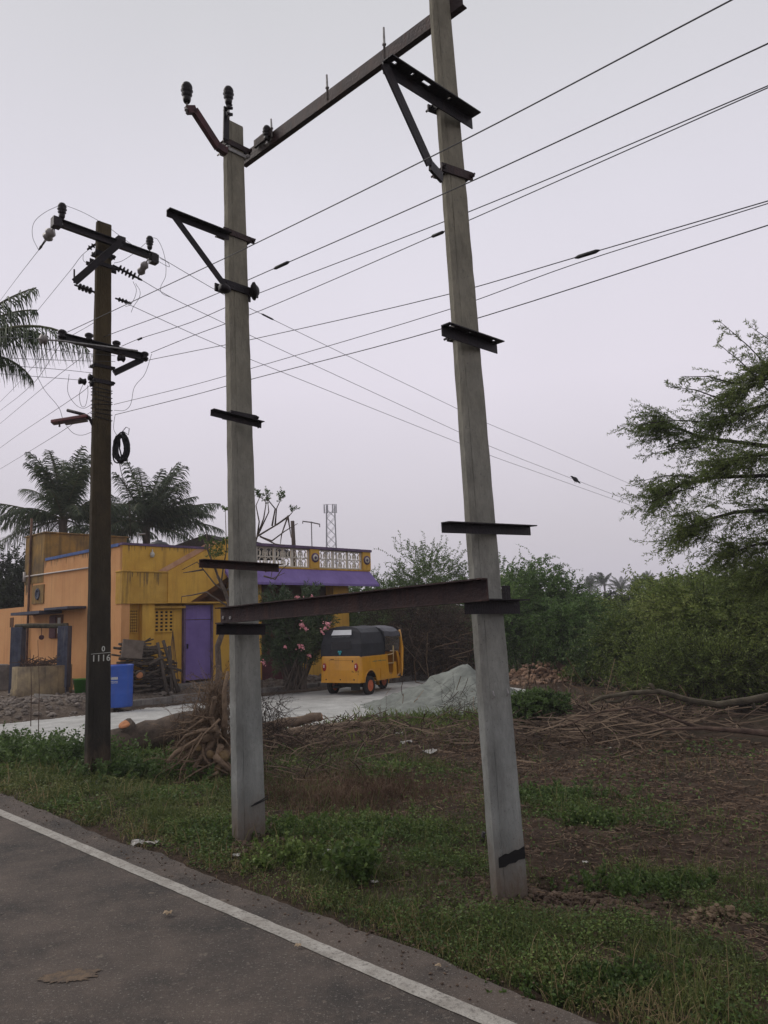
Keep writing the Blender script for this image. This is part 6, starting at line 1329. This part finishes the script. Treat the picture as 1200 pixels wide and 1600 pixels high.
sticks('brush_pile', 'coarse bare branches lying on the brush pile', 420, (7.5, 15, 3.5, 8.8), 125, brush, F_dry, 1.4, .0048, .26, flatz=.12, curve=.2)
sticks('dry_brush', 'brown dry brush between the middle pole and the stone heap', 5000, (5.4, 9.6, 6.4, 10.3), 127, lambda c, s: np.exp(-(((c - 7.6) / 1.7) ** 2 + ((s - 9.2) / .8) ** 2)) + .8 * np.exp(-(((c - 5.5) / .8) ** 2 + ((s - 6.6) / .9) ** 2)), F_dry, .45, .003, .16, flatz=.5)
blades('dry_grass', 'brown dead grass standing right of the middle pole', 60000, (4.4, 7.2, 4.6, 8.8), 129, lambda c, s: np.clip(np.exp(-(((c - 5.3) / .7) ** 2 + ((s - 6.1) / .8) ** 2)) * 1.1 + .7 * np.exp(-(((c - 5.9) / .6) ** 2 + ((s - 3.4) / .7) ** 2)), 0, 1), F_straw, .05, .17, .0016, lean=.5, cat='dry grass')
blades('dry_grass', 'dry yellowish grass tufts behind the tallest pole towards the brush', 90000, (7.6, 16, 5, 12), 131, lambda c, s: .8 * np.clip(np.exp(-(((c - 11.2) / 2.2) ** 2 + ((s - 9.3) / 1.2) ** 2)), 0, 1), F_olive, .05, .17, .003, lean=.5, cat='dry grass')
sticks('thicket_stems', 'bare upright stems standing in front of the thicket', 1100, (11, 20, 5.5, 12), 133, lambda c, s: 1.0 + 0 * c, F_straw, .42, .003, .35, flatz=1.6, cat='dry stems')

# tall weeds by the left pole and in the middle verge
def weed_clump(label, px, py, rx, ry, h, n, m, seed, leaf=(.05, .03), name='weed_clump', group='leafy weed clumps on the verge'):
    c = ground(px, py); t = thing(name, label, 'weed', c, 0, group); r = np.random.default_rng(seed); S = np.stack([c.x + r.normal(size=n) * rx, c.y + r.normal(size=n) * ry, np.zeros(n)], -1)
    S[:, 2] = H((S[:, 0] + S[:, 1]) * .70711, (S[:, 1] - S[:, 0]) * .70711); D = r.normal(size=(n, 3)) * .35; D[:, 2] = 1
    twigs('leaves', m, t, S, D, h * r.uniform(.5, 1.1, n), 7, leaf[0], leaf[1], seed, droop=.3, wig=.4, stem=.002, spread=1.0, flat=.3); return t
weed_clump('pale green heart leaved weed in the middle of the verge between the grey poles', 563, 1376, .07, .05, .34, 22, F_weed, 1, (.045, .036))
weed_clump('broad low green weeds left of the pale heart leaved weed', 505, 1300, .35, .22, .13, 230, F_weed, 2, (.026, .016))
weed_clump('dark bushy weeds against the left foot of the old black pole', 112, 1196, .34, .3, .42, 150, F_bush, 3)
weed_clump('bushy weeds at the far left edge below the well', 30, 1190, .40, .35, .46, 170, F_bush, 4)
weed_clump('weeds right of the foot of the old black pole under the log', 215, 1215, .45, .22, .24, 130, F_bush, 5)
weed_clump('bright weed patch in the right foreground clearing', 1010, 1392, .22, .10, .12, 130, F_weed, 6, (.03, .015))
weed_clump('small weed tuft behind the foot of the tallest pole', 935, 1290, .14, .10, .16, 60, F_weed, 7, (.03, .02))
weed_clump('green sprawling weeds right of the middle pole foot', 468, 1345, .16, .12, .14, 70, F_weed, 8, (.03, .022))
weed_clump('dark weed patch on the far side of the clearing right of the tallest pole', 870, 1252, .32, .18, .16, 90, F_bush, 9, (.03, .02))
weed_clump('yellow green tufts at the bottom right edge of the road', 960, 1535, .20, .07, .07, 180, F_weed, 10, (.022, .012))
weed_clump('thin stalked weed in front of the rickshaw at the path edge', 597, 1125, .06, .05, .5, 7, F_straw, 11, (.02, .01))

# ------------------------------------------------------------------ logs, stump, timber
def log(name, label, pts, rs, cutcol=True, seed=0, cat='log', group=None, m=None):
    t = thing(name, label, cat, pts[0], 0, group); mb = MB(); P = []; rj = random.Random(seed)
    for i in range(len(pts) - 1):
        for k in range(4):
            q = pts[i].lerp(pts[i + 1], k / 4); P.append((q + Vector((rj.uniform(-.02, .02), rj.uniform(-.02, .02), rj.uniform(-.02, .02))), (rs[i] + (rs[i + 1] - rs[i]) * k / 4) * rj.uniform(.92, 1.08)))
    P[0] = (pts[0], rs[0]); P.append((pts[-1], rs[-1])); mb.tube([p for p, _ in P], [r for _, r in P], 12); mb.build('bark', m or M_bark, t)
    if cutcol:
        d = (pts[0] - pts[1]).normalized(); mc = MB(); mc.lathe([(rs[0] * .88, 0), (rs[0] * .86, .012), (rs[0] * .3, .016), (.001, .014)], pts[0] + d * .002, d, 16); mc.build('cut_end', mat('fresh_cut_wood', (.50, .22, .10), .9, (.36, .15, .07), scale=14, bump=.1), t)
    return t
LYd = 11.4
log('felled_log', 'thick felled tree log lying between the old black pole and the root tangle', [at(168, 1172, LYd), at(215, 1158, LYd), at(280, 1135, LYd), at(345, 1122, LYd + .3)], [.26, .24, .22, .15], cutcol=False, seed=1, m=mat('felled_bark', (.135, .10, .075), .95, (.045, .035, .028), scale=5, detail=9, bump=.8, bscale=30))
log('cut_branch_stub', 'short stub with a fresh orange cut on top of the felled log', [at(196, 1132, LYd - .15), at(203, 1150, LYd - .05), at(210, 1165, LYd)], [.11, .13, .15], seed=2)
log('felled_log', 'smaller log lying low beside the root tangle', [at(283, 1196, LYd - .6), at(330, 1190, LYd - .6), at(358, 1192, LYd - .5)], [.085, .08, .07], cutcol=False, seed=3, m=M_bark2)
log('timber_length', 'upper debarked timber length with orange end right of the middle pole', [at(501, 1120, 12.6), at(450, 1129, 12.4), at(405, 1138, 12.3)], [.07, .075, .075], seed=4, m=mat('debarked_wood', (.23, .17, .12), .9, (.12, .085, .06), scale=6, bump=.3, stretch=(1, 1, 1)))
log('timber_length', 'long thin timber lying on the path edge in front of the rickshaw', [at(585, 1130, 12.9), at(520, 1135, 12.6), at(450, 1147, 12.2), at(410, 1156, 12.0)], [.045, .055, .07, .07], cutcol=False, seed=5, m=_M['debarked_wood'])
log('timber_length', 'lowest dark timber on the ground right of the middle pole', [at(540, 1162, 11.6), at(480, 1170, 11.4), at(410, 1180, 11.2)], [.035, .04, .045], cutcol=False, seed=6, m=M_bark2)
def px_branch(name, label, px, Y, r0, r1, m, cat='branch', group=None, dy=0, sub=()):
    t = thing(name, label, cat, at(*px[0], Y), 0, group); mb = MB(); n = len(px); mb.tube([at(x, y, Y + dy * i / n) for i, (x, y) in enumerate(px)], [r0 + (r1 - r0) * i / (n - 1) for i in range(n)], 8); mb.build('bark', m, t)
    for q in sub: mb = MB(); mb.tube([at(x, y, Y) for x, y in q], [r1 * 1.2, r1 * 1.2] + [r1 * .8] * (len(q) - 2), 6); mb.build('side_shoot', m, t)
    return t
px_branch('fallen_branch', 'long curved fallen branch across the right side of the clearing', [(1230, 1082), (1170, 1094), (1120, 1101), (1075, 1094), (1030, 1080), (985, 1083), (940, 1090), (922, 1098)], 12.0, .058, .024, mat('olive_bark', (.13, .11, .075), .95, (.06, .05, .035), scale=9, bump=.4), sub=[[(985, 1083), (968, 1096), (948, 1097), (940, 1090)], [(1021, 1080), (1018, 1070), (1014, 1069)], [(1175, 1093), (1178, 1105), (1184, 1112)]])
px_branch('fallen_branch', 'straight bare branch lying at the right edge under the curved one', [(1230, 1150), (1170, 1143), (1100, 1138), (1020, 1140)], 10.4, .05, .012, M_twig)
px_branch('fallen_branch', 'bent pale stick in the brush left of the right edge', [(1150, 1260), (1135, 1225), (1160, 1205)], 8.0, .008, .004, M_twig)
px_branch('fallen_branch', 'bare branch arching over the brush pile', [(1085, 1135), (1040, 1118), (1000, 1105), (940, 1112), (880, 1135)], 10.6, .022, .008, M_twig)
px_branch('fallen_branch', 'pale curved stick lying right of the middle pole', [(428, 1148), (455, 1152), (475, 1163), (486, 1182)], 10.6, .014, .008, M_twig)
px_branch('burnt_stake', 'short charred stake in the soil left of the tallest pole', [(752, 1325), (756, 1300)], 6.1, .012, .016, M_dark, cat='stake')

# root tangle of the uprooted tree beside the middle pole
rc = ground(325, 1222); rt_ = thing('root_tangle', 'uprooted stump with tangled roots and dry stems left of the middle pole', 'tree stump', rc)
YR = rc.y + .25; rq = random.Random(12)
def Rt(x, y, dy=0): return at(x, y, YR + dy)
mb = MB(); M_root = mat('pale_root_bark', (.25, .175, .115), .95, (.10, .07, .048), scale=8, detail=8, bump=.6)
for px, r0 in (([(332, 1150), (300, 1162), (275, 1176), (262, 1190)], .05), ([(338, 1140), (312, 1142), (290, 1150), (278, 1165)], .035), ([(335, 1155), (318, 1180), (300, 1205), (290, 1215)], .05), ([(345, 1165), (335, 1195), (345, 1225), (350, 1245)], .045), ([(342, 1150), (330, 1120), (335, 1090)], .05), ([(348, 1160), (352, 1120), (350, 1080), (356, 1050)], .045), ([(335, 1180), (355, 1200), (372, 1215)], .045), ([(325, 1185), (330, 1230), (322, 1262), (330, 1300)], .012)):
    mb.tube([Rt(x, y, rq.uniform(-.3, .05)) for x, y in px], [r0 * .85 * (1 - .6 * i / len(px)) for i in range(len(px))], 8)
for _ in range(60):
    x = rq.uniform(300, 352); y = rq.uniform(1110, 1215); q = Rt(x, y, rq.uniform(-.3, .3)); p = [q]; d = Vector((rq.uniform(-1, .4), rq.uniform(-.5, .3), rq.uniform(-.9, .7)))
    for k in range(5): d = d + Vector((rq.uniform(-.5, .5), rq.uniform(-.4, .4), rq.uniform(-.6, .3))); p.append(p[-1] + d.normalized() * rq.uniform(.06, .14))
    r0 = rq.uniform(.005, .022); mb.tube(p, [r0 * (1 - .14 * k) for k in range(6)], 6)
mb.build('root', M_root, rt_)['kind'] = 'stuff'
for x, y, r_ in ((310, 1168, .11), (325, 1155, .10), (340, 1200, .12), (330, 1180, .14), (355, 1230, .09), (350, 1180, .14), (318, 1195, .08)):
    mb = MB(); mb.rock(Rt(x, y, rq.uniform(-.25, -.05)), r_ * .62, 1, int(x)); mb.build('root_knot', mat('yellow_root_wood', (.26, .18, .085), .95, (.12, .08, .045), scale=5, bump=.5), rt_).modifiers.new('soft', 'SUBSURF').render_levels = 2
n = 1000; P0 = []; r = np.random.default_rng(9); mbt = MB()
for i in range(n):
    y = r.uniform(1078, 1262); x = r.normal() * (9 + (y - 1078) * .17) + 338 - (y - 1078) * .10; L = r.uniform(.12, .5); p = np.array(Rt(x, y, .02 + abs(r.normal()) * .3)); P0.append(p)
S = np.array(P0); D = r.normal(size=(n, 3)) * .45; D[:, 2] += np.where(r.random(n) < .6, 1.0, -.8)
twigs('dry_stems', F_straw, rt_, S, D, r.uniform(.2, .6, n), 5, .04, .006, 91, droop=.8, wig=.7, stem=.005, spread=.5, stem_m=M_root)
rc2 = ground(395, 1150); r2 = thing('dry_branches', 'spray of dark dry twigs sticking out right of the middle pole over the path', 'branch', rc2); S = []; D = []
for i in range(150): S.append(np.array(at(r.uniform(395, 440), r.uniform(1095, 1160), 11.2 + r.normal() * .3))); D.append(np.array([r.uniform(-.2, 1), r.normal() * .4, r.normal() * .5]))
twigs('twigs_mass', F_dry, r2, np.array(S), np.array(D), r.uniform(.15, .5, 150), 5, .03, .005, 92, droop=.3, wig=.8, stem=.0045)
# twigs poking up around the stone heap
r3 = thing('dry_branches', 'bare forked twigs in front of the stone dust heap', 'branch', ground(715, 1125)); S = []; D = []
for i in range(60): S.append(np.array(at(r.uniform(690, 745), r.uniform(1090, 1130), 13.6 + r.normal() * .3))); D.append(np.array([r.normal() * .6, r.normal() * .3, r.uniform(.1, 1)]))
twigs('twigs_mass', F_dry, r3, np.array(S), np.array(D), r.uniform(.2, .6, 60), 5, .03, .005, 93, droop=.4, wig=.8, stem=.004)

# firewood against the corner of the house
fwb = onS(205, 1055, 17.45); fw_ = thing('firewood_stack', 'untidy stack of firewood between the blue drum and the yellow wall', 'firewood', Vector((fwb.x, fwb.y, .15))); mb = MB(); rq = random.Random(31)
for i in range(150):
    c = rq.uniform(8.75, 9.85); s = 17.2 + rq.uniform(0, .75); z = .2 + rq.random() * (1.15 - max(0, (c - 9.3)) * 1.3); a = rq.uniform(-.5, .5); l = rq.uniform(.3, .75); d = (Vd * math.cos(a) + Ud * math.sin(a) * .6 + Zd * rq.uniform(-.35, .35)); p = W(c, s, z)
    mb.tube([p - d * l * .5, p + Zd * rq.uniform(-.03, .03), p + d * l * .5], rq.uniform(.012, .035), 6)
o = mb.build('stacked_sticks', M_bark, fw_); o['kind'] = 'stuff'
for i, (c, s, l, a) in enumerate(((9.85, 17.1, 1.25, .25), (9.7, 17.15, 1.1, -.1), (9.95, 17.2, .9, .4), (9.55, 17.1, 1.2, .1))):
    mb = MB(); mb.tube([W(c, s, .12), W(c - a * .5, s + .15, .12 + l * .5), W(c - a, s + .3, .12 + l)], [.05, .045, .04], 7); mb.build('leaning_branch', M_bark, fw_)
mb = MB(); mb.box(onS(207, 1014, 17.12), (.52, .04, .42), Matrix.Rotation(R(45), 3, 'Z') @ Matrix.Rotation(.12, 3, 'Y')); tag(mb.build('wooden_board', mat('weathered_board', (.20, .16, .13), .95, (.11, .09, .07), scale=4, bump=.3), None, org=onS(207, 1014, 17.12)), 'weathered square board leaning on the firewood stack', 'board')
log('cut_branch_stub', 'small sawn log end showing orange beside the blue drum', [onS(218, 1055, 17.05), onS(222, 1052, 17.35)], [.09, .09], seed=8)
# bricks, slabs, litter
def slab(label, px, Y, size, rot, m, name='broken_slab', cat='slab'):
    p = at(*px, Y); mb = MB(); mb.box(p, size, Euler(rot).to_matrix()); return tag(mb.build(name, m, None, org=p, bevel=.01), label, cat)
slab('tilted grey slab lying in the rubble in front of the well', (82, 1092), 18.2, (.75, .5, .05), (.25, .15, .6), M_cement)
slab('flat pale slab lying on the rubble below the tilted one', (68, 1102), 17.8, (.55, .4, .05), (.1, -.15, .2), mat('pale_cement', (.36, .34, .31), .95, (.22, .2, .18), scale=5, bump=.3))
slab('long concrete slab on the far side of the path behind the rickshaw nose', (655, 1059), 24.0, (1.9, .4, .16), (0, 0, .5), M_cement)
mb = MB(); q = at(72, 1064, 18.6); 
for i in range(60): a = Vector((rq.uniform(-.45, .55), rq.uniform(.3, .9), rq.uniform(-.02, .10))); p = Vector((wc.x, wc.y - .9, wz + .83)) + a; d = Vector((rq.uniform(-1, 1), rq.uniform(-.3, .3), rq.uniform(-.1, .5))).normalized() * rq.uniform(.1, .3); mb.tube([p - d, p + d], .010, 4)
tag(mb.build('stick_bundle', M_twig, None, org=Vector((wc.x, wc.y, wz + .8))), 'dry sticks and scraps piled across the mouth of the well', 'sticks', kind='stuff')
for x, y0, y1, lb in ((48, 1015, 1135, 'left thin wire stem standing in front of the well'), (60, 1000, 1150, 'right thin wire stem standing in front of the well')):
    mb = MB(); b = at(x, y1, 12.5); t_ = at(x - 1, y0, 12.5); mb.tube([b, b.lerp(t_, .5) + Vector((.02, 0, 0)), t_], [.008, .006, .003], 4); tag(mb.build('thin_stem', M_twig, None, org=b), lb, 'stem')
mb = MB(); apex = onS(270, 985, 17.6)
for dx in (-9, -3, 4, 9): mb.tube([apex, onS(270 + dx, 1068, 17.3)], .009, 4)
tag(mb.build('stick_tripod', M_twig, None, org=apex), 'thin sticks propped into a narrow cone against the yellow wall', 'sticks')
M_paper = mat('dirty_white_plastic', (.50, .49, .46), .8, (.34, .32, .29), scale=20, bump=0)
def scrap(label, px, sz, seed, m=None, group='scraps of litter'):
    p = ground(*px) if px[0] is not None else px; rq = random.Random(seed); mb = MB(); k = 5; P = []
    for i in range(k):
        for j in range(k): P.append(p + Vector(((i / (k - 1) - .5) * sz * rq.uniform(.8, 1.1), (j / (k - 1) - .5) * sz * rq.uniform(.5, .9), .012 + rq.random() * sz * .30)))
    mb.add(P, [(i * k + j, i * k + k + j, i * k + k + j + 1, i * k + j + 1) for i in range(k - 1) for j in range(k - 1)]); o = mb.build('litter_scrap', m or M_paper, None, org=p); return tag(o, label, 'litter', group)
for i, (lb, px, sz) in enumerate((('largest crumpled white scrap in the brush left of the tallest pole', (623, 1150), .16), ('yellowish scrap lying below the largest white scrap', (635, 1163), .16), ('small white scrap near the foot of the stone heap', (654, 1122), .08), ('flat pale scrap in front of the tallest pole and left of it', (672, 1178), .18), ('white scrap near the timber right of the middle pole', (590, 1140), .07), ('left half of the pale litter pair on the verge by the road edge', (215, 1322), .10), ('right half of the pale litter pair on the verge by the road edge', (238, 1322), .10), ('small round white scrap just below the foot of the middle pole', (370, 1340), .06), ('grey scrap in the grass between the grey poles', (516, 1338), .12), ('small white scrap lower in the grass between the grey poles', (507, 1364), .06), ('white scrap at the foot of the heart leaved weed', (585, 1382), .05), ('tiny white scrap in the soil right of the tallest pole', (915, 1351), .04), ('thin pale scrap in the grass close to the left road edge', (48, 1260), .07), ('white scrap on the bare soil beyond the brush', (955, 1172), .09))):
    scrap(lb, px, sz, 200 + i)
for i, (lb, px, sz) in enumerate((('pale torn leaf lying on the asphalt right of centre', (466, 1499), .035), ('small light scrap on the asphalt left of the white line', (262, 1447), .05), ('thin dry leaf on the asphalt beyond the white line', (685, 1532), .03))):
    p = G(*px, .004); o = scrap(lb, px, sz, 300 + i, mat('dry_pale_leaf', (.38, .29, .19), .9)); o.location.z = .002
p0 = G(110, 1526, .0); mb = MB(); rq = random.Random(4); ring = []
for i in range(70):
    a = 6.283 * i / 70; rr_ = .07 * (1 + .25 * math.sin(2 * a + 1) + .55 * rq.random()); ring.append(p0 + Vector((math.cos(a) * rr_ * 1.25, math.sin(a) * rr_ * .9, .0045)))
mb.add(ring, [tuple(range(70))]); tag(mb.build('mud_stain', mat('ochre_dried_mud', (.17, .12, .078), .95, (.085, .068, .056), scale=22, bump=.3), None, org=p0), 'ochre patch of dried mud on the asphalt at bottom left', 'stain')

# ------------------------------------------------------------------ air
mb = MB(); mb.box((0, 0, 17), (820, 820, 42)); hz = mb.build('haze', None, None, org=(0, 0, 0)); hz.data.materials.clear()
hm = bpy.data.materials.new('haze'); hm.use_nodes = True; hn = hm.node_tree; hn.nodes.clear(); ho = hn.nodes.new('ShaderNodeOutputMaterial'); pv = hn.nodes.new('ShaderNodeVolumePrincipled')
pv.inputs['Color'].default_value = (.93, .92, .97, 1); pv.inputs['Density'].default_value = .0013; pv.inputs['Anisotropy'].default_value = 0.0
hn.links.new(pv.outputs[0], ho.inputs['Volume']); hz.data.materials.append(hm); tag(hz, 'thin pale morning haze over the whole place', 'haze', kind='stuff')
